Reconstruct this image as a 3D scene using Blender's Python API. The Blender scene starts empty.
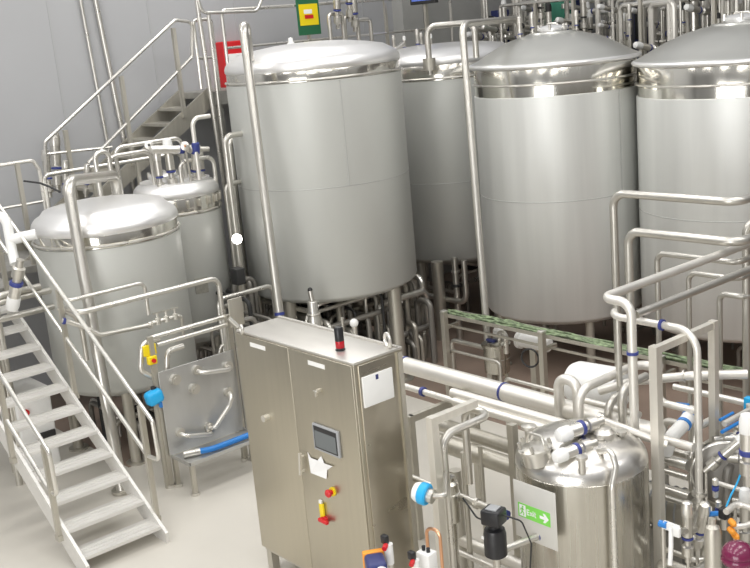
import bpy, bmesh, math, random
from mathutils import Vector, Matrix
V = Vector
SC = bpy.context.scene
COL = SC.collection
PI = math.pi

# ------------------------------------------------------------------ camera
FOC, YAW, PITCH, ROLL, CAMZ = 1041.96, .880268, .240671, -.0896503, 4.4
fwd = V((-math.sin(YAW)*math.cos(PITCH), math.cos(YAW)*math.cos(PITCH), -math.sin(PITCH)))
rgt = V((math.cos(YAW), math.sin(YAW), 0))
up_ = rgt.cross(fwd)
RX = rgt*math.cos(ROLL) + up_*math.sin(ROLL)
UX = -rgt*math.sin(ROLL) + up_*math.cos(ROLL)
CAM = V((0, 0, CAMZ))
cd = bpy.data.cameras.new('camera'); cam = bpy.data.objects.new('camera', cd); COL.objects.link(cam)
cd.sensor_width = 36; cd.lens = 36*FOC/750; cd.clip_end = 200
cam.matrix_world = Matrix(((RX.x, UX.x, -fwd.x, 0), (RX.y, UX.y, -fwd.y, 0), (RX.z, UX.z, -fwd.z, CAMZ), (0, 0, 0, 1)))
SC.camera = cam

def ray(px, py): return RX*((px-375)/FOC) + UX*((284-py)/FOC) + fwd
def at(px, py, d): return CAM + ray(px, py)*d                  # point at a depth in metres
def on(px, py, ax, v):                                         # point on an axis plane
    r = ray(px, py); return CAM + r*((v-CAM[ax])/r[ax])
def proj(p):
    q = p-CAM; z = q.dot(fwd); return 375+FOC*q.dot(RX)/z, 284-FOC*q.dot(UX)/z, z
AX = (V((1, 0, 0)), V((0, 1, 0)), V((0, 0, 1)))
def go(p, ax, target):                                         # walk from p along an axis to where it meets an image column (x, y) or row (z)
    e = AX[ax]; q = p-CAM; c = q.dot(fwd); ec = e.dot(fwd)
    if ax < 2:
        X = (target-375)/FOC; s = (X*c-q.dot(RX))/(e.dot(RX)-X*ec)
    else:
        Y = (284-target)/FOC; s = (Y*c-q.dot(UX))/(e.dot(UX)-Y*ec)
    return p+e*s
def route(start, *moves):
    pts = [V(start)]
    for m in moves:
        k, v = m[0], m[1]
        if k in 'xyz': pts.append(go(pts[-1], 'xyz'.index(k), v))
        elif k in 'XYZ':                                       # to a world coordinate
            q = pts[-1].copy(); q['XYZ'.index(k)] = v; pts.append(q)
        else:                                                  # 'dx','dy','dz' relative
            q = pts[-1].copy(); q['xyz'.index(k[1])] += v; pts.append(q)
    return pts

# ------------------------------------------------------------------ materials
def mat(name, col, metal=0., rough=.5, noise=.0, scale=(6, 6, 6), rvar=.0, bump=0., emit=None, aniso=0., coat=0.):
    m = bpy.data.materials.new(name); m.use_nodes = True
    nt = m.node_tree; b = nt.nodes['Principled BSDF']
    b.inputs['Base Color'].default_value = (*col, 1); b.inputs['Metallic'].default_value = metal
    b.inputs['Roughness'].default_value = rough
    if coat: b.inputs['Coat Weight'].default_value = coat
    if emit:
        b.inputs['Emission Color'].default_value = (*col, 1); b.inputs['Emission Strength'].default_value = emit
    if noise or rvar or bump:
        tc = nt.nodes.new('ShaderNodeTexCoord'); mp = nt.nodes.new('ShaderNodeMapping')
        mp.inputs['Scale'].default_value = scale
        n = nt.nodes.new('ShaderNodeTexNoise'); n.inputs['Scale'].default_value = 1; n.inputs['Detail'].default_value = 4
        nt.links.new(tc.outputs['Object'], mp.inputs['Vector']); nt.links.new(mp.outputs['Vector'], n.inputs['Vector'])
        if noise:
            r = nt.nodes.new('ShaderNodeMapRange'); r.inputs['From Min'].default_value = .3; r.inputs['From Max'].default_value = .7
            r.inputs['To Min'].default_value = 1-noise; r.inputs['To Max'].default_value = 1+noise*.4
            mx = nt.nodes.new('ShaderNodeMix'); mx.data_type = 'RGBA'; mx.blend_type = 'MULTIPLY'; mx.inputs[0].default_value = 1
            mx.inputs[6].default_value = (*col, 1)
            nt.links.new(n.outputs['Fac'], r.inputs['Value']); nt.links.new(r.outputs['Result'], mx.inputs[7])
            nt.links.new(mx.outputs[2], b.inputs['Base Color'])
        if rvar:
            r2 = nt.nodes.new('ShaderNodeMapRange'); r2.inputs['From Min'].default_value = .3; r2.inputs['From Max'].default_value = .7
            r2.inputs['To Min'].default_value = rough-rvar; r2.inputs['To Max'].default_value = rough+rvar
            nt.links.new(n.outputs['Fac'], r2.inputs['Value']); nt.links.new(r2.outputs['Result'], b.inputs['Roughness'])
        if bump:
            bp = nt.nodes.new('ShaderNodeBump'); bp.inputs['Strength'].default_value = bump; bp.inputs['Distance'].default_value = .02
            nt.links.new(n.outputs['Fac'], bp.inputs['Height']); nt.links.new(bp.outputs['Normal'], b.inputs['Normal'])
    return m
M = dict(
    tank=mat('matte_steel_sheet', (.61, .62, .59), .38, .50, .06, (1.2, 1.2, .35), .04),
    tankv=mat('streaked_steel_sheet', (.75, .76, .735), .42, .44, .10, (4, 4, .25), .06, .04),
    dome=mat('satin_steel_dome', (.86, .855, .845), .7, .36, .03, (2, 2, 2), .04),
    band=mat('polished_steel_band', (.80, .78, .72), 1, .14, .12, (5, 5, 1), .04, .12),
    pipe=mat('steel_pipe', (.63, .61, .56), .85, .33, .05, (7, 7, 7), .04),
    post=mat('brushed_steel_profile', (.56, .535, .47), .75, .42, .08, (30, 30, 2), .06),
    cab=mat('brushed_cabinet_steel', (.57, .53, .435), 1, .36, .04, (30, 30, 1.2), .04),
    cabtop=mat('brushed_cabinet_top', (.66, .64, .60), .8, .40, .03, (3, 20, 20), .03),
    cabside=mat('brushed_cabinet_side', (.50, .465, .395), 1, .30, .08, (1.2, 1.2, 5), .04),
    plate=mat('flow_panel_plate', (.60, .60, .585), .9, .47, .08, (6, 6, 2), .05),
    vessel=mat('mirror_steel_vessel', (.56, .54, .485), 1, .26, .16, (14, 14, .4), .06, .10),
    rail=mat('satin_handrail', (.74, .72, .67), .85, .30, .04, (9, 9, 9), .04),
    tread=mat('galvanised_tread', (.74, .725, .69), .35, .46, .06, (30, 6, 30), .06, .05),
    wtube=mat('pale_steel_tube', (.80, .775, .72), .6, .38, .05, (4, 4, 4), .04),
    floor=mat('resin_floor', (.66, .63, .565), 0, .34, .07, (.8, .8, .8), .06),
    brown=mat('red_brown_floor', (.30, .225, .18), 0, .42, .25, (1.6, 1.6, 1.6), .1),
    wall=mat('white_wall_panel', (.41, .415, .425), 0, .45, .05, (.6, .6, .4), .04),
    endwall=mat('grey_end_wall', (.20, .19, .18), 0, .6, .3, (1, 1, 1)),
    pillar=mat('pillar_paint', (.42, .42, .40), 0, .6, .05),
    joint=mat('panel_joint', (.40, .405, .41), 0, .6),
    seam=mat('weld_seam', (.50, .50, .485), .5, .5),
    bowl=mat('dull_cast_steel', (.30, .285, .26), .6, .45, .1),
    deck=mat('steel_deck', (.40, .39, .36), .6, .55, .15, (12, 12, 12)),
    white=mat('white_plastic', (.86, .86, .84), 0, .38, .03),
    paper=mat('white_paper', (.88, .88, .87), 0, .8),
    black=mat('black_plastic', (.016, .016, .018), 0, .35),
    dark=mat('dark_rubber', (.03, .03, .03), 0, .6),
    navy=mat('navy_enamel', (.035, .045, .16), 0, .35),
    blue=mat('blue_ring', (.04, .055, .24), 0, .4),
    cyan=mat('bright_blue_plastic', (.02, .42, .82), 0, .35),
    hose=mat('blue_hose', (.03, .22, .62), 0, .35),
    red=mat('red_enamel', (.62, .015, .02), 0, .35),
    redlens=mat('red_lens', (.45, .01, .02), 0, .15),
    yellow=mat('yellow_plastic', (.88, .68, .01), 0, .4),
    orange=mat('orange_plastic', (.85, .33, .03), 0, .4),
    green=mat('sign_green', (.22, .68, .10), 0, .5),
    dgreen=mat('dark_green', (.02, .14, .06), 0, .5),
    teal=mat('teal_panel', (.05, .24, .16), 0, .5),
    cable=mat('green_yellow_cables', (.27, .35, .20), 0, .6, .75, (16, 16, 16)),
    copper=mat('copper_tube', (.72, .40, .24), 1, .3),
    magenta=mat('magenta_enamel', (.17, .012, .06), 0, .25, coat=.4),
    screen=mat('screen_glass', (.14, .155, .16), 0, .2),
    screenlit=mat('lit_blue_screen', (.10, .16, .50), 0, .3, emit=.6),
    grey=mat('grey_plastic', (.36, .37, .38), 0, .45),
    signplate=mat('sign_backing_plate', (.70, .69, .65), .35, .5, .05, (5, 5, 5)),
    cone=mat('grey_steel_cone', (.58, .58, .545), .75, .36, .05, (2, 2, 2), .04),
    vdome=mat('vessel_dome_steel', (.74, .72, .68), 1, .30, .08, (6, 6, 6), .05),
    frame=mat('pale_frame_steel', (.74, .71, .64), .6, .42, .06, (30, 30, 2), .05),
    plaque=mat('engraved_plate', (.50, .49, .44), .9, .5, .2, (30, 30, 30)),
    glint=mat('glint_glow', (1, .96, .9), 0, .3, emit=26),  # glow put in for the bright glint beside the wide tank
)

# ------------------------------------------------------------------ mesh builder
class MB:
    def __init__(s): s.v = []; s.f = []
    def add(s, vs, fs):
        o = len(s.v); s.v += [V(v) for v in vs]; s.f += [tuple(i+o for i in f) for f in fs]; return s
    def box(s, c, size, rot=None):
        c = V(c); x, y, z = (k/2 for k in size)
        vs = [V((a, b, d)) for d in (-z, z) for a, b in ((-x, -y), (x, -y), (x, y), (-x, y))]
        if rot is not None: vs = [rot @ v for v in vs]
        return s.add([v+c for v in vs], [(3, 2, 1, 0), (4, 5, 6, 7), (0, 1, 5, 4), (1, 2, 6, 5), (2, 3, 7, 6), (3, 0, 4, 7)])
    def bbox(s, lo, hi): return s.box([(a+b)/2 for a, b in zip(lo, hi)], [abs(b-a) for a, b in zip(lo, hi)])
    def rbox(s, c, size, r=.01, rot=None, seg=3):              # box with rounded edges
        bm = bmesh.new(); bmesh.ops.create_cube(bm, size=1)
        for v in bm.verts: v.co = V((v.co.x*size[0], v.co.y*size[1], v.co.z*size[2]))
        bmesh.ops.bevel(bm, geom=bm.edges[:], offset=r, segments=seg, affect='EDGES', profile=.5)
        c = V(c); bm.verts.index_update()
        vs = [(rot @ v.co if rot is not None else v.co)+c for v in bm.verts]; fs = [tuple(v.index for v in f.verts) for f in bm.faces]
        bm.free(); return s.add(vs, fs)
    def lathe(s, prof, c, axis=(0, 0, 1), seg=32, cap=True):   # prof: (radius, height) along axis
        c = V(c); a = V(axis).normalized(); u = a.orthogonal().normalized(); w = a.cross(u)
        vs = []; n = len(prof)
        for r, h in prof:
            for k in range(seg):
                t = 2*PI*k/seg; vs.append(c+a*h+(u*math.cos(t)+w*math.sin(t))*max(r, 1e-4))
        fs = [(i*seg+k, i*seg+(k+1) % seg, (i+1)*seg+(k+1) % seg, (i+1)*seg+k) for i in range(n-1) for k in range(seg)]
        if cap: fs += [tuple(reversed(range(seg))), tuple(range((n-1)*seg, n*seg))]
        return s.add(vs, fs)
    def cyl(s, p0, p1, r, seg=16, r2=None):
        p0, p1 = V(p0), V(p1); d = p1-p0
        return s.lathe([(r, 0), (r if r2 is None else r2, d.length)], p0, d, seg)
    def ring(s, c, axis, R, r, seg=48, ts=8):
        a = V(axis).normalized(); u = a.orthogonal().normalized(); w = a.cross(u)
        return s.tube([V(c)+(u*math.cos(2*PI*k/seg)+w*math.sin(2*PI*k/seg))*R for k in range(seg)], r, 0, ts, True)
    def ball(s, c, r, seg=16, sc=(1, 1, 1)):
        n = 8; prof = [(r*math.sin(PI*i/n), -r*math.cos(PI*i/n)) for i in range(n+1)]
        o = len(s.v); s.lathe(prof, (0, 0, 0), seg=seg); c = V(c)
        for i in range(o, len(s.v)): s.v[i] = V((s.v[i].x*sc[0], s.v[i].y*sc[1], s.v[i].z*sc[2]))+c
        return s
    def tube(s, pts, r, bend=.0, seg=12, closed=False):
        pts = [V(p) for p in pts]
        if bend and not closed:
            out = [pts[0]]
            for i in range(1, len(pts)-1):
                p = pts[i]; a = pts[i-1]-p; b = pts[i+1]-p
                la, lb = a.length, b.length
                if la < 1e-6 or lb < 1e-6: continue
                a /= la; b /= lb; ang = a.angle(b)
                if ang > PI-.02: out.append(p); continue
                t = min(bend/math.tan(ang/2), la*.49 if i > 1 else la*.98, lb*.49 if i < len(pts)-2 else lb*.98)
                rr = t*math.tan(ang/2); ctr = p+(a+b).normalized()*(rr/math.sin(ang/2))
                s0 = p+a*t-ctr; s1 = p+b*t-ctr; tot = s0.angle(s1); axx = s0.cross(s1)
                if axx.length < 1e-9: out.append(p); continue
                for k in range(8): out.append(ctr+Matrix.Rotation(tot*k/7, 3, axx) @ s0)
            out.append(pts[-1]); pts = out
        n = len(pts)
        tg = []
        for i in range(n):
            a = pts[(i-1) % n] if (closed or i > 0) else pts[i]; b = pts[(i+1) % n] if (closed or i < n-1) else pts[i]
            t = (b-a); tg.append(t.normalized() if t.length > 1e-9 else V((0, 0, 1)))
        u = tg[0].orthogonal().normalized(); vs = []
        for i in range(n):
            if i: u = (tg[i-1].rotation_difference(tg[i])) @ u
            u = (u-tg[i]*u.dot(tg[i])).normalized(); w = tg[i].cross(u)
            vs += [pts[i]+(u*math.cos(2*PI*k/seg)+w*math.sin(2*PI*k/seg))*r for k in range(seg)]
        m = n if closed else n-1
        fs = [(i*seg+k, i*seg+(k+1) % seg, ((i+1) % n)*seg+(k+1) % seg, ((i+1) % n)*seg+k) for i in range(m) for k in range(seg)]
        if not closed: fs += [tuple(reversed(range(seg))), tuple(range((n-1)*seg, n*seg))]
        return s.add(vs, fs)
    def bar(s, pts, w, h, upv=(0, 0, 1)):                      # square profile along straight legs
        for p, q in zip(pts, pts[1:]):
            p, q = V(p), V(q); t = (q-p).normalized(); uu = V(upv)
            if abs(t.dot(uu)) > .9: uu = V((0, 1, 0))
            sd = t.cross(uu).normalized(); uu = sd.cross(t)
            vs = [b+sd*(i*w/2)+uu*(j*h/2) for b in (p-t*0, q+t*0) for i, j in ((-1, -1), (1, -1), (1, 1), (-1, 1))]
            s.add(vs, [(0, 1, 2, 3), (7, 6, 5, 4), (0, 4, 5, 1), (1, 5, 6, 2), (2, 6, 7, 3), (3, 7, 4, 0)])
        return s
    def quad(s, a, b, c, d, th, n):                            # a plate with thickness
        n = V(n).normalized()*th; vs = [V(p) for p in (a, b, c, d)]; vs += [v+n for v in vs]
        return s.add(vs, [(3, 2, 1, 0), (4, 5, 6, 7), (0, 1, 5, 4), (1, 2, 6, 5), (2, 3, 7, 6), (3, 0, 4, 7)])
    def build(s, name, m, parent=None, loc=None, smooth=35):
        o3 = V(loc) if loc is not None else (V(parent['_o']) if parent is not None else V((0, 0, 0)))
        me = bpy.data.meshes.new(name); me.from_pydata([tuple(v-o3) for v in s.v], [], s.f)
        bm = bmesh.new(); bm.from_mesh(me); bmesh.ops.recalc_face_normals(bm, faces=bm.faces[:]); bm.to_mesh(me); bm.free()
        me.shade_smooth(); me.set_sharp_from_angle(angle=math.radians(smooth)); me.materials.append(M[m])
        o = bpy.data.objects.new(name, me); COL.objects.link(o)
        o['_o'] = tuple(o3)
        if parent is not None: o.parent = parent
        else: o.location = o3
        return o
OBJS = []
def tag(o, label, cat, group=None):
    o['label'] = label; o['category'] = cat
    if group: o['group'] = group
    return o
def thing(name, label, cat, loc, group=None):
    o = bpy.data.objects.new(name, None); COL.objects.link(o); o.location = loc; o['_o'] = tuple(V(loc)); o.empty_display_size = .1
    return tag(o, label, cat, group)
def solo(mb, name, m, label, cat, loc=None, group=None, smooth=35):
    if loc is None:
        zz = min(v.z for v in mb.v); lows = [v for v in mb.v if v.z < zz+.02]
        loc = V((sum(v.x for v in lows)/len(lows), sum(v.y for v in lows)/len(lows), zz))
    return tag(mb.build(name, m, None, loc, smooth), label, cat, group)
def struct(mb, name, m):
    o = mb.build(name, m); o['kind'] = 'structure'; return o
def pipe(name, label, pts, r, bend=.08, m='pipe', cat='pipe', group=None, rings=(), seg=14, part='tube'):
    """one run of pipe; rings = (point, axis, radius, length, material, part name)"""
    pts = [V(p) for p in pts]
    tb = MB().tube(pts, r, bend, seg)
    if not rings: return solo(tb, name, m, label, cat, group=group)
    low = min(pts, key=lambda p: p.z)
    t = thing(name, label, cat, low, group)
    tb.build(part, m, t)
    for p, a, R, L, mm, nm in rings:
        a = V(a).normalized(); MB().cyl(V(p)-a*L*.36, V(p)+a*L*.36, R if mm != 'blue' else max(R*.93, r+.005), 18).build(nm, mm, t)
    return t
def lerp(a, b, t): return V(a)+(V(b)-V(a))*t

# ================================================================== the setting
WX = -13.3                                                     # the white wall beside the walkway
struct(MB().bbox((-13.6, -9, -.2), (8, 16, 0)), 'floor', 'floor')
br = MB().bbox((-13.3, 4.55, .0), (-9.98, 7.9, .004)); br.bbox((-13.3, 7.9, .0), (3, 14.8, .004)); struct(br, 'floor_covering', 'brown')
struct(MB().bbox((WX-.25, -9, 0), (WX, 16, 7.6)), 'wall_left', 'wall')
struct(MB().bbox((WX, 15, 0), (8, 15.25, 7.6)), 'wall_back', 'endwall')
jn = MB()
for px in (-75, 53, 152, 238, 305, 365):
    p = on(px, 40, 0, WX); jn.bbox((WX, p.y-.012, 0), (WX+.006, p.y+.012, 7.6))
struct(jn, 'trim_1', 'joint')
p = on(393, 20, 0, WX); struct(MB().bbox((WX, p.y, 0), (WX+.25, p.y+.45, 7.6)), 'trim_2', 'pillar')
p2y = p.y+.45
struct(MB().bbox((WX, p2y, 0), (WX+.05, 15, 7.6)), 'trim_3', 'pillar')
# added unseen wall behind the viewpoint, with an opening for the frontal fill light
wf = MB().bbox((WX, -9.25, 0), (-4.2, -9, 7.6)); wf.bbox((6.2, -9.25, 0), (8, -9, 7.6)); wf.bbox((-4.2, -9.25, 5.2), (6.2, -9, 7.6)); struct(wf, 'wall_front', 'wall')
df = MB().bbox((-4.32, -9.28, 0), (-4.2, -8.96, 5.3)); df.bbox((6.2, -9.28, 0), (6.32, -8.96, 5.3)); df.bbox((-4.32, -9.28, 5.2), (6.32, -8.96, 5.32)); struct(df, 'fill_opening_frame', 'post')  # added frame around the opening of the fill light
# raised walkways of steel deck
dk = MB().bbox((WX, 7.62, 3.66), (-12.32, 13.3, 3.74)); dk.bbox((-12.32, 12.3, 3.40), (6, 14.6, 3.46)); dk.bbox((-12.36, 7.62, 3.56), (-12.32, 12.3, 3.74))
for y in (7.7, 10.2, 12.6): dk.bbox((-12.45, y, 0), (-12.35, y+.1, 3.66))
for x in (-10.5, -7.5, -4.5, -1.5): dk.bbox((x, 12.35, 0), (x+.12, 12.47, 3.4))
struct(dk, 'floor_walkway', 'deck')
dk = MB().bbox((WX, 2.9, 1.92), (-11.15, 4.15, 2.0)); dk.bbox((WX, 4.15, 1.92), (-12.0, 7.3, 2.0))
for x, y in ((-12.1, 3.0), (-12.1, 7.2), (-11.3, 2.95), (-13.2, 3.0)): dk.bbox((x-.04, y-.04, 0), (x+.04, y+.04, 1.92))
struct(dk, 'floor_landing', 'deck')

# ================================================================== tanks
def vdir(deg):                                                 # horizontal direction, degrees to the right of straight towards the camera
    b = V((-fwd.x, -fwd.y, 0)).normalized(); rr = V((RX.x, RX.y, 0)).normalized()
    return b*math.cos(math.radians(deg))+rr*math.sin(math.radians(deg))
def tank(label, c, R, zb, zs, zr, zd, dome, leg_r, leg_deg, sheet='tank', domem='dome', seam=None, cone=False, vseam=(20,), band=True):
    """c centre, zb bottom, zs top of the sheet, zr rim ring, zd dome edge, dome = height of the dome"""
    c = V((c[0], c[1], 0)); t = thing('storage_tank', label, 'tank', c)
    MB().lathe([(R*.90, zb-.06), (R-.02, zb-.01), (R, zb+.02), (R, zs), (R-.015, zs+.006)], c, seg=96).build('shell', sheet, t)
    MB().lathe([(.05, zb-.30), (R*.35, zb-.22), (R*.9, zb-.05)], c, seg=48).build('bottom_cone', sheet, t)
    bm_ = MB().lathe([(R-.015, zs), (R-.012, zd-.02), (R-.02, zd)], c, seg=96, cap=False).build('rim_band', 'band', t)
    MB().ring(c+V((0, 0, zr)), (0, 0, 1), R+.004, .014, 96).build('rim_ring', 'rail', bm_)
    if cone:
        k = min(.10, R*.1)
        pr = [(R-.01, zd-.02), (R+.03, zd), (R+.035, zd+.02), (R+.015, zd+.045), (R-.04, zd+.065), (R*.86, zd+dome*.34), (R*.72, zd+dome*.56), (R*.55, zd+dome*.77), (R*.38, zd+dome*.91), (R*.29, zd+dome*.95), (R*.28, zd+dome*1.0), (R*.12, zd+dome*1.03), (0, zd+dome*1.03)]
    else:
        pr = [(R-.01, zd-.01), (R+.002, zd+.01), (R+.002, zd+.045), (R-.012, zd+.085), (R-.045, zd+.125), (R-.10, zd+.155), (R*.82, zd+.18+(dome-.18)*.25), (R*.62, zd+.18+(dome-.18)*.6), (R*.4, zd+.18+(dome-.18)*.85), (R*.2, zd+dome*.985), (0, zd+dome)]
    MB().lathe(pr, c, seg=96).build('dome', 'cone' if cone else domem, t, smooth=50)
    if cone: MB().ring(c+V((0, 0, zd+.012)), (0, 0, 1), R+.018, .030, 96, 12).build('rim_lip', 'dome', t)
    if seam: MB().ring(c+V((0, 0, seam)), (0, 0, 1), R-.001, .006, 96, 6).build('weld_seam', 'seam', t)
    for dg in vseam:
        d = vdir(dg)*(R-.001); MB().cyl(c+d+V((0, 0, (seam or zb))), c+d+V((0, 0, zs)), .005, 6).build('weld_seam', 'seam', t)
    for dg in leg_deg:
        d = vdir(dg)*(R*.86); l = MB().lathe([(leg_r, .02), (leg_r, zb)], c+d, seg=20).build('leg', 'post', t)
        MB().lathe([(leg_r*1.9, 0), (leg_r*1.9, .02), (leg_r*.9, .025)], c+d, seg=20).build('foot_plate', 'post', l)
    return t
T1, R1 = V((-10.55, 8.03, 0)), 1.09
T2, R2 = V((-11.10, 10.84, 0)), 1.04
T3, R3 = V((-8.49, 10.17, 0)), 1.0
T4, R4 = at(742, 66, 11.8), 1.17
T4.z = 0
TA, RA = V((-10.63, 5.02, 0)), .79
TB, RB = V((-11.32, 6.33, 0)), .52
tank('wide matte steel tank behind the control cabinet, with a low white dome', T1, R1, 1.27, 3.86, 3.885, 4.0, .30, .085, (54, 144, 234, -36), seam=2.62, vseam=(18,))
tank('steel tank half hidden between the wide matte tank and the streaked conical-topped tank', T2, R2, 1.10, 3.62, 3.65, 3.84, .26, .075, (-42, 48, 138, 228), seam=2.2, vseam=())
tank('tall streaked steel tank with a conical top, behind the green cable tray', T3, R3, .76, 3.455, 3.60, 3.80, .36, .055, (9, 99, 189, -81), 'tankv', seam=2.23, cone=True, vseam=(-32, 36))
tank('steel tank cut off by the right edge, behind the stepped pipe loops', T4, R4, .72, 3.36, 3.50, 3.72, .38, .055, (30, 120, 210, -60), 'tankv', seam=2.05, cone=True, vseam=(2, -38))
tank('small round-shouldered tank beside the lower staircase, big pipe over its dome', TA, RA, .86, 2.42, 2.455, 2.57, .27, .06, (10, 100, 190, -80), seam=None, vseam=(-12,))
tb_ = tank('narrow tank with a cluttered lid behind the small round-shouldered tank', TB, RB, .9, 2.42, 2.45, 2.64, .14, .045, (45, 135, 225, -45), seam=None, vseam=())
for k in range(22):
    a = k*2*PI/22; p = TB+V((RB*math.cos(a), RB*math.sin(a), 2.56)); MB().rbox(p, (.05, .035, .09), .008, Matrix.Rotation(a, 3, 'Z')).build('rim_clamp', 'post', tb_)
# details carried by the tanks' lids
def manway(c, z, r, label):
    t = thing('manway_hatch', label, 'hatch', (c.x, c.y, z))
    MB().lathe([(r, -.05), (r, .05), (r*1.1, .05), (r*1.1, .075), (r*.9, .1), (0, .12)], (c.x, c.y, z), seg=32).build('cover', 'dome', t)
    MB().tube([V((c.x-r*.5, c.y, z+.08)), V((c.x-r*.5, c.y, z+.13)), V((c.x+r*.5, c.y, z+.13)), V((c.x+r*.5, c.y, z+.08))], .010, .03, 8).build('handle', 'rail', t)
    for k in range(6):
        a = k*PI/3; p = V((c.x+r*1.06*math.cos(a), c.y+r*1.06*math.sin(a), z+.05)); MB().cyl(p, p+V((0, 0, .07)), .018, 8).build('wing_nut', 'rail', t)
manway(T3, 4.13, .17, 'round hatch on the peak of the streaked conical tank')
manway(T4, 4.08, .2, 'round hatch on top of the tank at the right edge')
manway(TB+V((-.1, -.1, 0)), 2.80, .16, 'round hatch on the lid of the narrow tank')

# ------------------------------------------------------------------ valves
def valve(p, s, label, group=None, d=(0, 0, 1), cap='white', ringm='blue', name='seat_valve', cat='valve'):
    p = V(p); d = V(d).normalized(); t = thing(name, label, cat, p, group)
    MB().lathe([(.028*s, -.02*s), (.028*s, .04*s), (.055*s, .05*s), (.055*s, .14*s), (.03*s, .15*s), (.03*s, .2*s)], p, d, 16).build('valve_body', 'pipe', t)
    MB().lathe([(.048*s, .008*s), (.053*s, .014*s), (.053*s, .024*s), (.048*s, .03*s)], p+d*.2*s, d, 16).build('coloured_ring', ringm, t)
    MB().lathe([(.048*s, 0), (.048*s, .2*s)], p+d*.24*s, d, 16).build('actuator', 'pipe', t)
    MB().lathe([(.052*s, 0), (.056*s, .06*s), (.045*s, .13*s), (.02*s, .145*s)], p+d*.44*s, d, 16).build('cap', cap, t)
    return t
def copy_tree(o, parent=None):
    c = o.copy(); COL.objects.link(c)
    if parent is not None: c.parent = parent
    for ch in list(o.children): copy_tree(ch, c)
    return c

# ------------------------------------------------------------------ big pipes climbing the tanks
q = at(283, 330, 11.75); q.z = .0; tp = go(q, 2, 30)
tp = at(243, 26, 11.75); k_ = V((fwd.x, fwd.y, 0)).normalized()*.34
pipe('vent_pipe', 'thick upright pipe running up the front of the wide matte tank', [q, tp, tp+k_, tp+k_+V((0, 0, -.4))], .052, .12,
     rings=[(min((lerp(q, tp, k/100) for k in range(60)), key=lambda p: abs(proj(p)[1]-312)), tp-q, .062, .05, 'blue', 'blue_band'), ((q.x, q.y, .02), (0, 0, 1), .1, .04, 'post', 'foot_flange')])
q = at(489, 345, 11.95); q.z = 0
top = at(463, 24, 11.95).z
e = T3+V((-.62, .1, 0))
pipe('vent_pipe', 'tall pipe bending over onto the conical top of the streaked tank', [q, at(462, 24, 11.95), V((e.x, e.y, top)), V((e.x, e.y, 3.98))], .042, .15,
     rings=[(lerp(q, at(462, 24, 11.95), .16), at(462, 24, 11.95)-q, .05, .04, 'blue', 'blue_band'), ((q.x, q.y, .02), (0, 0, 1), .09, .04, 'post', 'foot_flange')])
a = at(430, 72, 13.9); b = at(476, 52, 13.6)
zt = at(440, 25, 13.8).z
pipe('pipe_loop', 'hooped pipe on the dome of the half hidden tank', [V((a.x, a.y, 3.72)), V((a.x, a.y, zt)), V((b.x, b.y, zt)), V((b.x, b.y, 3.9))], .04, .13,
     rings=[((a.x, a.y, 3.86), (0, 0, 1), .085, .22, 'post', 'mounting_plate')])
q = at(112, 425, 10.55); q.z = 0
zt = at(72, 182, 10.6).z
e = V((TA.x+.0, TA.y+.25, 0)); e = on(117, 197, 2, 2.76)
pipe('vent_pipe', 'thick shiny pipe looping over the dome of the small round-shouldered tank', [q, at(67, 181, 10.6), at(117, 175, proj(e)[2]), V((e.x, e.y, 2.66))], .06, .17,
     rings=[((e.x, e.y, 2.78), (0, 0, 1), .078, .03, 'rail', 'pipe_union'), ((q.x, q.y, .02), (0, 0, 1), .11, .04, 'post', 'foot_flange')])
# ================================================================== lower staircase
SL, SRR = 3.17, 3.95
st = thing('staircase', 'lower steel staircase with open treads at the left edge', 'staircase', (-8.3, 3.56, 0))
def stringer(y, x0, z0, x1, z1, hgt=.21, th=.03):
    mb = MB(); s = (z1-z0)/(x1-x0)
    pr = [(x0+.10, 0), (x0+.10, .10), (x1, z1+.10-.03), (x1, z1-hgt+.05), (x0-.12, 0)]
    vs = [V((x, y-th/2, z)) for x, z in pr]+[V((x, y+th/2, z)) for x, z in pr]; n = len(pr)
    return mb.add(vs, [tuple(range(n)), tuple(reversed(range(n, 2*n)))]+[(i, (i+1) % n, n+(i+1) % n, n+i) for i in range(n)])
for y in (SL, SRR): stringer(y, -8.17, 0, -11.12, 1.9).build('stringer', 'tread', st)
for i in range(11):
    x, z = -8.14-.267*i, .15+.168*i
    mb = MB().bbox((x-.25, SL+.015, z-.03), (x, SRR-.015, z))
    for k in range(4): mb.bbox((x-.03-.055*k, SL+.03, z), (x-.015-.055*k, SRR-.03, z+.004))
    mb.build('tread', 'tread', st)
    for y in (SL+.03, SRR-.03): pass
def lower_rail(y, label, top, mid, posts, loop):
    t = thing('handrail', label, 'handrail', (posts[0][0], y, posts[0][1]), 'handrails of the lower staircase')
    MB().tube(loop, .02, .06, 10).build('rail', 'rail', t)
    for x, zb, zt in posts: MB().bar([(x, y, zb), (x, y, zt)], .045, .045).build('post', 'post', t)
    for x, zb, zt in posts: MB().box((x, y, zb+.02), (.08, .05, .05)).build('fixing_bracket', 'post', t)
    return t
def zl(x, off): return (-8.1-x)*.629+off
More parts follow.
